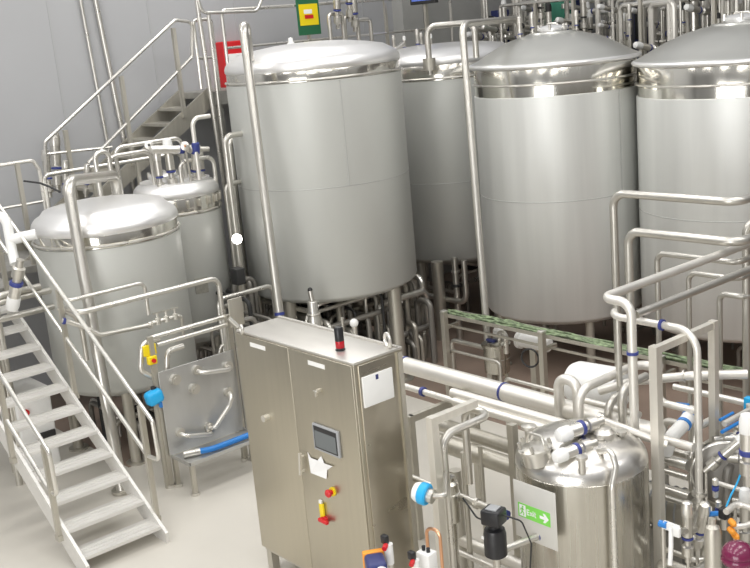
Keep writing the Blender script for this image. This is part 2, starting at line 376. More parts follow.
# right rail: top line from the platform down to the front loop, and the middle rail
yr = SRR+.035
xs = -8.10
pts = [(-11.2, yr, zl(-11.2, 1.17)), (xs, yr, zl(xs, 1.17)), (xs+.02, yr, .80), (xs-.20, yr, zl(xs-.20, .66)), (-11.2, yr, zl(-11.2, .66))]
lower_rail(yr, 'handrail on the far side of the lower staircase, before the small tank', 0, 0, [(x, zl(x, .02), zl(x, 1.15)) for x in (-8.30, -9.72, -11.1)], pts)
yl = SL-.035
xs = -8.42
pts = [(-11.2, yl, zl(-11.2, .88)), (xs, yl, zl(xs, .88)), (xs+.02, yl, .66), (xs-.20, yl, zl(xs-.2, .38)), (-11.2, yl, zl(-11.2, .38))]
lower_rail(yl, 'handrail on the near side of the lower staircase, by the left edge', 0, 0, [(x, zl(x, -.05), zl(x, .86)) for x in (-8.52, -9.35, -11.1)], pts)

# ================================================================== upper staircase along the white wall
ut = thing('staircase', 'upper steel staircase climbing along the white wall', 'staircase', (-12.8, 4.75, 2.0))
UXR, UXL = -12.42, -13.13
def ustr(x):
    pr = [(4.72, 2.0), (7.62, 3.80), (7.62, 3.52), (5.05, 1.99)]
    vs = [V((x-.015, y, z)) for y, z in pr]+[V((x+.015, y, z)) for y, z in pr]; n = 4
    return MB().add(vs, [tuple(range(n)), tuple(reversed(range(n, 2*n)))]+[(i, (i+1) % n, n+(i+1) % n, n+i) for i in range(n)])
for x in (UXR, UXL): ustr(x).build('stringer', 'post', ut)
for i in range(9):
    y, z = 4.98+.28*i, 2.17+.175*i
    MB().bbox((UXL+.02, y, z-.035), (UXR-.02, y+.26, z)).build('tread', 'post', ut)
hr = thing('handrail', 'handrail rising along the upper staircase by the white wall', 'handrail', (-12.38, 5.3, 2.4))
xr = -12.385
pa, pb = on(45, 142, 0, xr), on(175, 20, 0, xr); pc = on(192, 22, 0, xr); pe = on(192, 57, 0, xr); pf = on(88, 163, 0, xr)
lo = on(46, 172, 0, xr)
MB().tube([lo, pa, pb, pc, pe, pf], .022, .07, 10).build('rail', 'rail', hr)
pm = on(47, 154, 0, xr); MB().tube([pm, on(112, 147, 0, xr)], .018, 0, 8).build('rail', 'rail', hr)
for a, b in (((173, 28), (184, 116)), ((121, 76), (131, 137)), ((65, 130), (73, 184))):
    a = on(*a, 0, xr); z0 = 2.0+(a.y-4.72)*.62-.08; MB().bar([(xr, a.y, z0), (xr, a.y, a.z)], .05, .05).build('post', 'post', hr)
# landing handrails at the level of the small tanks' lids
xr = -12.03
t = thing('handrail', 'handrail of the landing behind the domes of the two small tanks', 'handrail', (xr, 6, 2.0))
a, b = on(43, 171, 0, xr), on(181, 157, 0, xr); zz = (a.z+b.z)/2
MB().tube([V((xr, a.y, 2.0)), V((xr, a.y, zz)), V((xr, b.y, zz)), V((xr, b.y, 2.0))], .024, .07, 10).build('rail', 'rail', t)
MB().tube([V((xr, a.y, zz-.45)), V((xr, b.y, zz-.45))], .018, 0, 8).build('rail', 'rail', t)
for f in (.33, .66): MB().bar([(xr, a.y+(b.y-a.y)*f, 2.0), (xr, a.y+(b.y-a.y)*f, zz)], .04, .04).build('post', 'post', t)
xr = -12.06
t = thing('handrail', 'short handrail of the landing at the left edge, before the white wall', 'handrail', (xr, 4.7, 2.0))
a, b = on(-18, 166, 0, xr), on(33, 162, 0, xr); zz = (a.z+b.z)/2
MB().tube([V((xr, a.y, zz)), V((xr, b.y, zz)), V((xr, b.y+.06, zz-.12)), V((xr, b.y+.06, 2.0))], .024, .07, 10).build('rail', 'rail', t)
MB().tube([V((xr, a.y, zz-.5)), V((xr, b.y+.06, zz-.5))], .018, 0, 8).build('rail', 'rail', t)
p = on(17, 165, 0, xr); MB().bar([(xr, p.y, 2.0), (xr, p.y, zz)], .05, .05).build('post', 'post', t)
MB().bar([(xr, a.y, 2.0), (xr, a.y, zz)], .05, .05).build('post', 'post', t)
# walkway handrail beside the wide tank
xr = -12.36
t = thing('handrail', 'long handrail of the high walkway behind the wide matte tank', 'handrail', (xr, 8, 3.74))
a = on(222, 17, 0, xr); zz = 4.80
MB().tube([V((xr, a.y, 3.74)), V((xr, a.y, zz)), V((xr, 12.3, zz)), V((xr, 12.3, 3.74))], .024, .06, 10).build('rail', 'rail', t)
MB().tube([V((xr, a.y, 4.3)), V((xr, 12.3, 4.3))], .018, 0, 8).build('rail', 'rail', t)
for y in (9.4, 10.9): MB().bar([(xr, y, 3.74), (xr, y, zz)], .04, .04).build('post', 'post', t)
# gate-like hoop and pair of posts at the head of the upper stairs
t = thing('safety_gate', 'small hooped gate at the head of the upper staircase', 'gate', (-12.4, 7.7, 3.74))
a, b = on(193, 20, 0, -12.4), on(211, 20, 0, -12.4)
MB().tube([V((-12.4, a.y, 3.8)), V((-12.4, a.y, 4.70)), V((-12.4, b.y, 4.70)), V((-12.4, b.y, 3.74))], .022, .05, 10).build('frame', 'rail', t)
MB().tube([V((-12.4, a.y, 4.2)), V((-12.4, b.y, 4.2))], .018, 0, 8).build('crossbar', 'rail', t)
# thin pipes dropping down the white wall
for i, (x0, x1, xw, lb, zb) in enumerate(((81, 105, -13.262, 'thin pipe dropping down the white wall, left of a thicker one', 2.0), (96, 122, -13.255, 'thicker pipe of the pair dropping down the white wall', 2.0), (197, 216, -12.3, 'upright pipe passing the head of the upper staircase', 0), (207, 222, -12.22, 'second upright pipe between the upper staircase and the wide tank', 0))):
    b = on(x1, 130, 0, xw); u = on(x0, 2, 0, xw); r = (.022, .034, .03, .026)[i]; sl = (u.y-b.y)/(u.z-b.z)
    pipe('wall_pipe' if i < 2 else 'riser_pipe', lb, [V((xw, b.y+sl*(h-b.z), h)) for h in (zb, 7.4 if i < 2 else (6.2 if i == 2 else 4.75))], r, 0, 'rail')
q = on(197, 2, 0, -12.3); b = on(262, 6, 0, -12.3)
pipe('sagging_pipe', 'thin pipe with rounded corners crossing high above the walkway', [on(196, -8, 0, -12.28), on(202, 13, 0, -12.28), on(257, 11, 0, -12.28), on(264, -6, 0, -12.28)], .022, .1, 'rail')
# red cabinet on the wall
a = on(222, 44, 0, WX+.2); b = on(241, 82, 0, WX+.2)
t = thing('fire_hose_cabinet', 'bright red cabinet on the wall left of the wide tank', 'cabinet', (WX+.1, (a.y+b.y)/2+.2, 3.75))
y0, y1 = a.y, a.y+.5
MB().rbox((WX+.112, (y0+y1)/2, a.z-.36), (.2, y1-y0, .78), .02).build('body', 'red', t)
MB().rbox((WX+.222, (y0+y1)/2, a.z-.40), (.02, (y1-y0)*.72, .5), .008).build('door_panel', 'white', t)
# yellow and green board on the walkway rail
xr = -12.336
t = thing('hazard_board', 'yellow and green board hanging on the walkway rail above the wide tank', 'sign', (xr, 9.4, 4.36))
a, b = on(295, -3, 0, xr), on(317, -3, 0, xr); zt, zb = a.z, on(308, 35, 0, xr).z
MB().bbox((xr, a.y, zb), (xr+.02, b.y, zt)).build('board', 'dgreen', t)
h = zt-zb; MB().bbox((xr+.02, a.y+.03, zb+h*.25), (xr+.025, b.y-.03, zt-h*.2)).build('yellow_panel', 'yellow', t)
MB().bbox((xr+.025, a.y+.12, zb+h*.42), (xr+.029, b.y-.12, zb+h*.52)).build('dark_bar', 'red', t)
MB().bbox((xr+.025, a.y+.11, zb+h*.55), (xr+.029, b.y-.14, zb+h*.66)).build('white_bar', 'paper', t)
# lit screen over the half hidden tank
a = on(412, -4, 0, -12.5)
p0 = at(412, 4, 16.2); p1 = at(437, 4, 15.8)
t = thing('operator_screen', 'dark framed blue screen high above the half hidden tank', 'screen', (p0.x, p0.y, p0.z))
mx = V((p1.x-p0.x, p1.y-p0.y, 0)).normalized(); n = V((mx.y, -mx.x, 0)); L = (V((p1.x, p1.y, 0))-V((p0.x, p0.y, 0))).length
ro = Matrix.Rotation(math.atan2(mx.y, mx.x), 3, 'Z')
cc = V(((p0.x+p1.x)/2, (p0.y+p1.y)/2, p0.z+.16))
MB().rbox(cc, (L, .08, .36), .01, ro).build('frame', 'dark', t)
MB().box(cc+n*.042, (L*.85, .006, .26), ro).build('display', 'screenlit', t)
MB().bar([cc+V((0, 0, -.17))-n*.02, V((cc.x, cc.y, 3.7))-n*.02], .05, .05).build('stand_post', 'post', t)
# ================================================================== control cabinet
X0, X1, Y0, Y1, Z0, Z1 = -6.975, -5.50, 4.28, 4.735, .22, 2.12
ct = thing('control_cabinet', 'tall two-door steel control cabinet standing on the pale floor', 'cabinet', ((X0+X1)/2, (Y0+Y1)/2, 0))
MB().rbox(((X0+X1)/2, (Y0+Y1)/2, (Z0+Z1)/2), (X1-X0, Y1-Y0, Z1-Z0), .006).build('body', 'cab', ct)
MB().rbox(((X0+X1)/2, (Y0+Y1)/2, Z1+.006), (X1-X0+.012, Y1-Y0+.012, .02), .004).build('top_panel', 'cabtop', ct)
MB().bbox((X0, Y1-.05, Z1+.016), (X1, Y1-.03, Z1+.03)).build('top_seam', 'cabtop', ct)
F = Y0-.018
xm = on(288, 351, 1, F).x
dl = MB().rbox(((X0+xm)/2, Y0-.009, (Z0+Z1)/2), (xm-X0-.004, .02, Z1-Z0-.01), .004).build('door', 'cab', ct)
drr = MB().rbox(((X1+xm)/2, Y0-.009, (Z0+Z1)/2), (X1-xm-.004, .02, Z1-Z0-.01), .004).build('door', 'cab', ct)
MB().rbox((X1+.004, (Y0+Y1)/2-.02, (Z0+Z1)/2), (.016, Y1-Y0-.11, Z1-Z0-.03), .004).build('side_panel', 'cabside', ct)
for x in (X0+.05, X1-.05):
    for y in (Y0+.05, Y1-.05): MB().bbox((x-.035, y-.035, 0), (x+.035, y+.035, Z0)).build('leg', 'post', ct)
MB().bbox((X0+.02, Y0+.005, Z0-.03), (X1-.02, Y0+.03, Z0)).build('plinth_rail', 'post', ct)
def fbox(a, b, th, name, m, par, r=.003, side=False):          # a plate on the front (or side) face between two image points
    if side:
        P, Q = on(*a, 0, X1+.012), on(*b, 0, X1+.012); lo = (X1+.012, min(P.y, Q.y), min(P.z, Q.z)); hi = (X1+.012+th, max(P.y, Q.y), max(P.z, Q.z))
    else:
        P, Q = on(*a, 1, F), on(*b, 1, F); lo = (min(P.x, Q.x), F-th, min(P.z, Q.z)); hi = (max(P.x, Q.x), F, max(P.z, Q.z))
    c = [(i+j)/2 for i, j in zip(lo, hi)]; s = [j-i for i, j in zip(lo, hi)]
    return MB().rbox(c, s, min(r, min(s)*.45)).build(name, m, par)
a = on(250, 342, 1, F); MB().bbox((a.x, F-.004, a.z-.034), (a.x+.21, F, a.z)).build('name_strip', 'white', dl)
a = on(308, 360, 1, F); MB().bbox((a.x, F-.004, a.z-.034), (a.x+.20, F, a.z)).build('name_strip', 'white', drr)
a = on(268, 417, 1, F); MB().cyl((a.x, F, a.z), (a.x, F-.05, a.z), .028).build('lock', 'rail', dl)
a = on(320, 390, 1, F)
mb = MB().cyl((a.x, F, a.z), (a.x, F-.035, a.z), .016); mb.rbox((a.x, F-.04, a.z-.015), (.012, .02, .05), .004); mb.rbox((a.x+.01, F-.05, a.z+.006), (.05, .012, .012), .003)
mb.build('lock', 'pipe', drr)
sc = fbox((313.8, 421.8), (342.3, 458.2), .022, 'touch_screen', 'grey', drr, .006)
P, Q = on(313.8, 421.8, 1, F), on(342.3, 458.2, 1, F); xa, xb, za, zb = P.x, Q.x, Q.z, P.z
MB().bbox((xa+.018, F-.024, za+.018), (xb-.018, F-.02, zb-.014)).build('bezel', 'black', sc)
MB().bbox((xa+.03, F-.026, za+.03), (xb-.028, F-.022, zb-.05)).build('display', 'screen', sc)
a, b = on(303, 452, 1, F), on(304.5, 474, 1, F); mb = MB().bar([(a.x, F-.03, a.z), (b.x-.01, F-.03, b.z)], .022, .018); mb.cyl((a.x, F, a.z-.03), (a.x, F-.03, a.z-.03), .01); mb.cyl((b.x, F, b.z+.03), (b.x, F-.03, b.z+.03), .01)
mb.build('door_handle', 'rail', drr)
# crumpled white sheet taped to the door
poly = [(307.5, 452), (310.5, 458), (317.5, 460.5), (321, 456), (324, 463.5), (332.5, 466.5), (327, 470), (326.3, 479), (310.8, 473)]
ps = [on(x, y, 1, F-.006-.006*(i % 3)) for i, (x, y) in enumerate(poly)]
n = len(ps); mb = MB().add(ps+[p+V((0, .003, 0)) for p in ps], [tuple(range(n)), tuple(reversed(range(n, 2*n)))]+[(i, (i+1) % n, n+(i+1) % n, n+i) for i in range(n)])
solo(mb, 'note_sheet', 'paper', 'torn white paper sheet taped under the cabinet touch screen', 'paper', smooth=10)
a = on(333, 491.5, 1, F)
k = MB().cyl((a.x, F, a.z), (a.x, F-.012, a.z), .036, 20).build('emergency_stop', 'yellow', drr)
mb = MB().lathe([(.018, 0), (.018, .02), (.03, .024), (.032, .04), (.022, .05), (0, .052)], (a.x, F-.012, a.z), (0, -1, 0), 20); mb.build('red_button', 'red', k)
a, b = on(320.7, 502, 1, F), on(326, 518, 1, F)
k = MB().rbox(((a.x+b.x)/2, F-.012, (a.z+b.z)/2), (b.x-a.x, .02, a.z-b.z), .004).build('isolator_tag', 'yellow', drr)
MB().rbox(((a.x+b.x)/2-.008, F-.012, a.z+.012), (b.x-a.x-.016, .018, .03), .003).build('tag_top', 'white', k)
mb = MB().rbox((b.x+.01, F-.035, b.z-.01), (.11, .03, .03), .008); mb.cyl((b.x, F, b.z-.01), (b.x, F-.03, b.z-.01), .03, 16)
mb.build('isolator_handle', 'red', k)
# document pocket with a small blue mark, on the side
a, b, c = on(361, 377, 0, X1+.012), on(391, 367.5, 0, X1+.012), on(393, 395, 0, X1+.012)
pk = MB().rbox((X1+.018, (a.y+b.y)/2, (a.z+c.z)/2-.01), (.014, b.y-a.y, abs(b.z-c.z)+.02), .004).build('document_pocket', 'white', ct)
q = on(377, 377, 0, X1+.026); MB().bbox((X1+.0255, q.y-.012, q.z-.015), (X1+.028, q.y+.012, q.z+.02)).build('blue_mark', 'navy', pk)
MB().bbox((X1-.002, Y1-.045, Z0+.02), (X1+.014, Y1-.005, Z1-.02)).build('corner_strip', 'post', ct)
# stack light
b = on(340.5, 350, 2, Z1+.016)
sl = MB().lathe([(.037, 0), (.037, .008), (.033, .010), (.033, .02)], b, seg=24).build('stack_light', 'black', ct)
MB().lathe([(.033, .02), (.034, .025), (.034, .068), (.033, .072)], b, seg=24).build('red_lens', 'redlens', sl)
MB().lathe([(.033, .072), (.034, .078), (.034, .165), (.028, .176), (0, .178)], b, seg=24).build('black_top', 'black', sl)
for px, py, rr_ in ((388, 341, .05), (242, 327, .03)):
    q = on(px, py+6, 2, Z1+.016)
    MB().ring((q.x, q.y, q.z+rr_), (.35, 1, 0), rr_, .014, 24, 8).build('lifting_eye', 'rail', ct)

# ================================================================== flow panel with swing bends
PX = -9.1
fp = thing('swing_bend_station', 'steel flow plate with curved swing bends standing left of the cabinet', 'panel', (PX, 5.06, 0))
MB().rbox((PX, 5.06, .80), (.012, .90, .90), .004).build('plate', 'plate', fp)
for y in (4.60, 5.52):
    l = MB().bbox((PX-.07, y-.025, .03), (PX-.02, y+.025, 1.62)).build('post', 'post', fp); MB().cyl((PX-.045, y, 0), (PX-.045, y, .03), .05).build('foot', 'rail', l)
tr = MB().bbox((PX+.006, 4.62, .33), (PX+.38, 5.52, .342)); tr.bbox((PX+.37, 4.62, .33), (PX+.38, 5.52, .37)); tr.bbox((PX, 4.62, .33), (PX+.38, 4.63, .37)); tr.bbox((PX, 5.51, .33), (PX+.38, 5.52, .37))
tr.build('drip_tray', 'plate', fp)
for y in (4.66, 5.48):
    for x in (PX+.0, PX+.34):
        l = MB().bbox((x-.022, y-.022, .03), (x+.022, y+.022, .33)).build('leg', 'post', fp); MB().cyl((x, y, 0), (x, y, .03), .045).build('foot', 'rail', l)
for pts in (((195.8, 369.5), (227, 365.5)), ((227, 391.6), (224, 404), (208, 426.5)), ((179, 432), (208.7, 430))):
    w = [on(px, py, 0, PX) for px, py in pts]; o = V((.10, 0, 0))
    path = [w[0]]+[p+o for p in w]+[w[-1]]
    path[1].z -= .02; path[-2].z -= .02
    sb = MB().tube(path, .024, .07, 12).build('swing_bend', 'rail', fp)
    for p in (w[0], w[-1]): MB().cyl(p, p+V((.045, 0, 0)), .05, 18).build('pipe_union', 'pipe', sb)
for px, py in ((173.6, 378.7), (192.8, 388)):
    w = on(px, py, 0, PX); mb = MB().cyl(w, w+V((.06, 0, 0)), .055, 18); mb.cyl(w+V((.06, 0, 0)), w+V((.075, 0, 0)), .03, 18); mb.build('capped_port', 'pipe', fp)
# hose lying on the drip tray
h0 = on(196, 452, 2, .385)
hp = [V((PX+.20, 4.78, .385)), V((PX+.27, 4.95, .382)), V((PX+.27, 5.2, .382)), V((PX+.30, 5.5, .40)), V((PX+.33, 5.75, .42)), V((PX+.2, 6.0, .42))]
t = thing('hose', 'bright blue hose lying across the flow panel drip tray', 'hose', hp[0])
MB().tube(hp, .031, .3, 14).build('hose_line', 'hose', t)
MB().cyl(hp[0]+V((-.04, -.10, 0)), hp[0]+V((.02, .06, 0)), .036, 16).build('end_fitting', 'rail', t)
# pipe frame above and around the panel
s = on(150, 341, 0, PX-.05)
pipe('frame_pipe', 'upper of two level pipes above the flow plate', route(on(147, 339, 0, PX-.08), ('y', 229), ('dz', -.3)), .024, .05, 'rail')
pipe('frame_pipe', 'lower of two level pipes above the flow plate', route(on(157, 345, 0, PX-.05), ('y', 229)), .024, .0, 'rail')
pipe('pipe_loop', 'C-shaped pipe loop at the left edge of the flow plate', [on(159, 339, 0, PX-.1), on(142, 343, 0, PX-.1), on(140.5, 371, 0, PX-.1), on(157, 379, 0, PX-.1)], .028, .09, 'rail')
s = on(79, 313, 0, -9.45)
pipe('process_pipe', 'long level pipe crossing in front of the small round-shouldered tank', [V((-9.85, s.y, s.z)), s]+route(s, ('y', 218), ('Z', 0))[1:], .028, .10, 'rail')
s = on(70, 300.5, 0, -9.62)
pipe('process_pipe', 'short level pipe just above the longer one before the small tank', [V((-9.84, s.y, s.z)), s]+route(s, ('y', 144), ('dz', -.35))[1:], .02, .07, 'rail')
s = on(62, 320, 0, -9.66)
pipe('process_pipe', 'pipe with blue rings crossing low over the small tank shell', [s, on(84, 327, 0, -9.6), on(101, 335, 0, -9.55), on(150, 325, 0, -9.5)], .024, .06, 'pipe',
     rings=[(on(64, 321, 0, -9.66), (.2, 1, -.3), .036, .04, 'blue', 'blue_ring'), (on(150, 325, 0, -9.5), (0, 1, 0), .036, .05, 'rail', 'pipe_union')])
s = on(58, 308, 0, -9.75)
pipe('process_pipe', 'stub pipe with a blue ring beside the lower staircase rail', [s, on(75, 316, 0, -9.7), on(82, 330, 0, -9.7), on(87, 360, 0, -9.7)], .026, .06, 'pipe', rings=[(on(61, 309.5, 0, -9.745), (.2, 1, -.3), .036, .04, 'blue', 'blue_ring')])
mb = MB()
s = on(152, 323, 0, -9.45)
t = thing('valve_manifold', 'row of small valves on the pipe above the yellow switch', 'valve', s)
e = route(s, ('y', 181))[-1]
MB().tube([s, e, e+V((0, 0, -.22))], .02, .04, 10).build('tube', 'pipe', t)
for f in (.2, .5, .8):
    p = lerp(s, e, f); k = MB().lathe([(.03, -.03), (.03, .03), (.014, .04), (.014, .09)], p, (0, 0, 1), 12).build('valve_body', 'rail', t); MB().box(p+V((0, 0, .09)), (.02, .09, .015)).build('lever', 'pipe', k)
pipe('pipe_elbow', 'short bent pipe rising behind the top edge of the flow plate', [on(167, 372, 0, PX-.08), on(167, 351, 0, PX-.08), on(183, 346, 0, PX-.08)], .03, .07, 'rail')
# yellow switch and blue capped sensor
q = on(149.5, 350, 0, PX-.055)
t = thing('safety_switch', 'yellow safety switch with a red knob left of the flow plate', 'switch', q)
MB().rbox((q.x, q.y, q.z), (.03, .14, .11), .006).build('tag_plate', 'yellow', t)
q2 = on(152, 360, 0, PX-.03)
k = MB().rbox(q2, (.06, .10, .09), .015).build('switch_body', 'yellow', t); MB().cyl(q2+V((.03, 0, 0)), q2+V((.05, 0, 0)), .022).build('knob', 'red', k)
q = on(154, 397, 0, PX-.02)
t = thing('sensor', 'bright blue capped sensor left of the flow plate', 'sensor', q)
MB().rbox(q, (.13, .18, .15), .045, Matrix.Rotation(.2, 3, 'X'), 4).build('blue_cover', 'cyan', t)
MB().rbox(q+V((0, .07, -.10)), (.05, .06, .06), .012).build('cable_gland', 'hose', t)
MB().cyl(q+V((-.02, .02, .06)), q+V((-.02, .02, .10)), .03).build('dark_collar', 'dark', t)
MB().bar([q+V((-.03, .02, -.05)), V((q.x-.03, q.y+.02, 0))], .035, .035).build('stand_post', 'post', t)
# junction panel and spring hose between the plate and the cabinet
q = on(236, 312, 0, -9.0)
t = thing('bracket_plate', 'grey bracket plate behind the left corner of the cabinet', 'bracket', (q.x, q.y, 0))
MB().rbox((q.x, q.y, q.z), (.02, .17, .30), .004).build('plate', 'post', t); MB().bar([(q.x-.02, q.y, 0), (q.x-.02, q.y, q.z)], .05, .05).build('stand_post', 'post', t)
a, b = on(229, 318, 0, -8.95), on(238, 327, 0, -8.9); MB().cyl(a, b, .025).build('chrome_handle', 'rail', t)
# ================================================================== pipe rack along the middle (tubular heat exchanger)
def valve2(p, r, L, label, d, cap='white', group=None, name='seat_valve'):
    """stocky horizontal valve: radius r, length L"""
    p = V(p); d = V(d).normalized(); t = thing(name, label, 'valve', p, group)
    MB().lathe([(r*.6, -.05*L), (r*.6, .1*L), (r, .12*L), (r, .3*L), (r*.7, .32*L), (r*.7, .4*L)], p, d, 20).build('valve_body', 'pipe', t)
    MB().lathe([(r*.98, .4*L), (r*1.06, .41*L), (r*1.06, .47*L), (r*.98, .48*L)], p, d, 20).build('coloured_ring', 'blue', t)
    MB().lathe([(r*.95, .48*L), (r*.95, .72*L)], p, d, 20).build('actuator', 'rail', t)
    MB().lathe([(r*1.0, .72*L), (r*1.05, .74*L), (r*1.05, .9*L), (r*.85, .98*L), (r*.4, L)], p, d, 20).build('cap', cap, t)
    return t
def along(pxa, pya, y, pxb): a = on(pxa, pya, 1, y); return [a, go(a, 0, pxb)]
a, b = along(404, 364.5, 6.15, 660)
pipe('heat_exchanger_tube', 'fat pale tube running from the cabinet towards the white motor', [V((a.x-.7, 6.15, a.z)), b], .078, 0, 'wtube', 'tube', seg=28,
     rings=[(a+V((.02, 0, 0)), (1, 0, 0), .084, .03, 'blue', 'blue_band'), (go(a, 0, 504), (1, 0, 0), .084, .03, 'blue', 'blue_band')])
for px in (440, 600):
    pass
rz = a.z
a, b = along(404, 386, 5.9, 536)
pipe('process_pipe', 'thinner pipe with blue clamps below the fat pale tube', [V((a.x-.7, 5.9, a.z)), b], .029, 0, 'wtube',
     rings=[(go(a, 0, 423), (1, 0, 0), .046, .045, 'blue', 'blue_clamp'), (go(a, 0, 500), (1, 0, 0), .042, .03, 'blue', 'blue_clamp')])
zz2 = a.z
a, b = along(474, 399, 5.72, 574)
pipe('heat_exchanger_tube', 'upper of the twin tubes ending above the round vessel', [V((a.x-.25, 5.72, a.z)), b], .044, 0, 'wtube', 'tube', seg=20, rings=[(b, (1, 0, 0), .058, .03, 'rail', 'end_flange')])
a, b = along(476, 408, 5.66, 562)
pipe('heat_exchanger_tube', 'lower of the twin tubes ending above the round vessel', [V((a.x-.25, 5.66, a.z)), b], .036, 0, 'wtube', 'tube', seg=20)
a, b = along(446, 441, 5.75, 516)
pipe('heat_exchanger_tube', 'broad dark-bellied tube under the square frame beams', [V((-6.3, 5.75, a.z-.03)), V((b.x+.3, 5.75, b.z-.03))], .078, 0, 'post', 'tube', seg=24)  # darker steel puts the shade on this tube into its colour
a, b = along(440, 424, 5.9, 516)
pipe('heat_exchanger_tube', 'tube between the twin tubes and the broad dark-bellied tube', [V((-6.5, 5.9, a.z)), V((b.x+.2, 5.9, b.z))], .062, 0, 'post', 'tube', seg=24)  # shaded tube, its shade carried by the darker steel colour
a, b = along(412, 478, 4.95, 506)
pipe('process_pipe', 'pipe with unions crossing behind the black actuator', [V((a.x-.1, 4.95, a.z)), b], .03, 0, 'pipe',
     rings=[(go(a, 0, 450), (1, 0, 0), .05, .05, 'rail', 'pipe_union'), (go(a, 0, 477), (1, 0, 0), .042, .03, 'rail', 'pipe_union'), (go(a, 0, 500), (1, 0, 0), .045, .06, 'rail', 'pipe_union'), (b, (1, 0, 0), .036, .04, 'blue', 'blue_ring')])
lowz = a.z
for (p0, p1, y, r, lb) in (((448, 534), 492, 5.35, .05, 'pale low tube passing under the black actuator'), ((450, 548), 492, 5.2, .022, 'thin low pipe beside the pale tube, near the frame edge')):
    a, b = along(*p0, y, p1); pipe('process_pipe', lb, [a, V((b.x+.5, y, b.z))], r, 0, 'wtube')
# rack uprights that carry the tubes
rk = thing('pipe_rack', 'square steel rack carrying the long tubes, behind the hooped frame', 'rack', (-5.6, 5.9, 0))
for (px, py, y) in ((512, 424, 5.5), ):
    p = on(px, py, 1, y); MB().bar([(p.x, y, 0), (p.x, y, p.z)], .06, .06).build('post', 'post', rk); pxx = p.x
MB().bar([(pxx, 5.5, rz-.16), (pxx, 6.28, rz-.16)], .05, .06).build('cross_beam', 'post', rk)
MB().bar([(pxx, 6.28, 0), (pxx, 6.28, rz-.13)], .06, .06).build('post', 'post', rk)
MB().bar([(-6.35, 5.5, rz-.16), (-6.35, 6.28, rz-.16)], .05, .06).build('cross_beam', 'post', rk)
for y in (5.5, 6.28): MB().bar([(-6.35, y, 0), (-6.35, y, rz-.13)], .06, .06).build('post', 'post', rk)
# square frame with top beam in front of the rack
P0 = V((-5.09, 4.61, 0)); zt = at(430, 417, 7.3).z
c = go(V((P0.x, P0.y, zt)), 1, 475)
fr = thing('square_frame', 'inverted-U frame of square steel tube right of the cabinet', 'frame', P0)
MB().bar([P0, V((P0.x, P0.y, zt))], .062, .062).build('post', 'frame', fr)
MB().bar([V((P0.x, P0.y-.025, zt-.032)), V((P0.x, c.y, zt-.032))], .054, .055).build('top_beam', 'frame', fr)
e = go(V((P0.x, c.y, zt-.03)), 0, 560)
s = at(445, 470, 7.5); s = V((s.x, s.y, 0)); zz = at(443, 432, 7.5).z
e = go(V((s.x, s.y, zz)), 1, 491)
pipe('pipe_loop', 'shiny hooped pipe just inside the square frame by the cabinet', [s, V((s.x, s.y, zz)), e, e+V((-.28, .0, 0)), V((e.x-.28, e.y, .9))], .03, .11, 'rail')
for px, py, py2, d, r, lb in ((463, 452, 540, 8.1, .022, 'slim upright under the heat exchanger tubes, near the square frame'), (480, 446, 500, 8.6, .02, 'slim upright under the heat exchanger tubes, nearer the vessel'), (455, 470, 540, 8.4, .05, 'stout upright under the heat exchanger tubes')):
    p = at(px, py, d); pipe('upright_post', lb, [V((p.x, p.y, 0)), p], r, 0, 'post', 'post')
# gear around the frame foot
a = at(448, 495, 7.75)
t = thing('pump_housing', 'upright steel cylinder behind the square frame post', 'pump', (a.x, a.y, 0))
MB().lathe([(.05, .0), (.05, a.z-.22), (.085, a.z-.2), (.085, a.z+.1), (.06, a.z+.12), (.06, a.z+.15), (0, a.z+.15)], (a.x, a.y, 0), seg=24).build('casing', 'vessel', t)
MB().ring((a.x, a.y, a.z+.02), (0, 0, 1), .086, .008, 24, 6).build('band', 'rail', t)
q = at(431, 496, 7.15); ax = V((-.75, -.25, .12))
t = thing('control_valve', 'round control head with a blue band and white cap, left of the square frame', 'valve', q)
MB().lathe([(.05, -.02), (.05, .03)], q+ax*.0, ax, 20).build('neck', 'pipe', t)
MB().lathe([(.07, .02), (.078, .03), (.078, .075), (.07, .085)], q, ax, 24).build('blue_band', 'cyan', t)
MB().lathe([(.07, .085), (.072, .10), (.06, .125), (.03, .14), (0, .142)], q, ax, 24).build('white_cap', 'white', t)
MB().tube([q+V((.0, 0, -.0)), q+V((.08, .06, 0)), V((a.x, a.y, q.z))], .02, .03, 8).build('stub_pipe', 'pipe', t)
q = at(494, 522, 7.05)
t = thing('actuator', 'black box-headed actuator standing left of the exit sign plate', 'actuator', (q.x, q.y, q.z-.3))
ro = Matrix.Rotation(.25, 3, 'Z')
MB().rbox(q+V((0, 0, .045)), (.14, .13, .11), .015, ro).build('head', 'black', t)
MB().rbox(q+V((0, 0, .104)), (.08, .08, .012), .004, ro).build('grey_lid', 'grey', t)
MB().cyl(q+V((0, 0, -.02)), q+V((0, 0, -.05)), .04).build('neck', 'black', t)
MB().lathe([(.05, -.26), (.078, -.24), (.078, -.08), (.07, -.05), (.03, -.04)], q, seg=24).build('body', 'black', t)
MB().box(q+V((-.045, -.062, -.11)), (.04, .006, .02)).build('label_plate', 'white', t)
MB().tube([q+V((0, 0, -.24)), V((q.x, q.y, 0))], .025, 0, 10).build('stem', 'pipe', t)
a = q+V((.02, .05, -.22)); pipe('process_pipe', 'short pipe with a blue ring joining the black actuator from the right', [a, a+V((.1, .35, .02)), a+V((.45, .6, .02))], .025, .06, 'pipe', rings=[(a+V((.08, .28, .016)), (.1, .35, 0), .036, .03, 'blue', 'blue_ring')])
pipe('cable', 'thin black cable looping from the black actuator to the vessel', [q+V((.06, .03, .06)), q+V((.16, .1, .02)), q+V((.2, .14, -.15)), q+V((.12, .2, -.4))], .006, .05, 'dark', 'cable', seg=6)
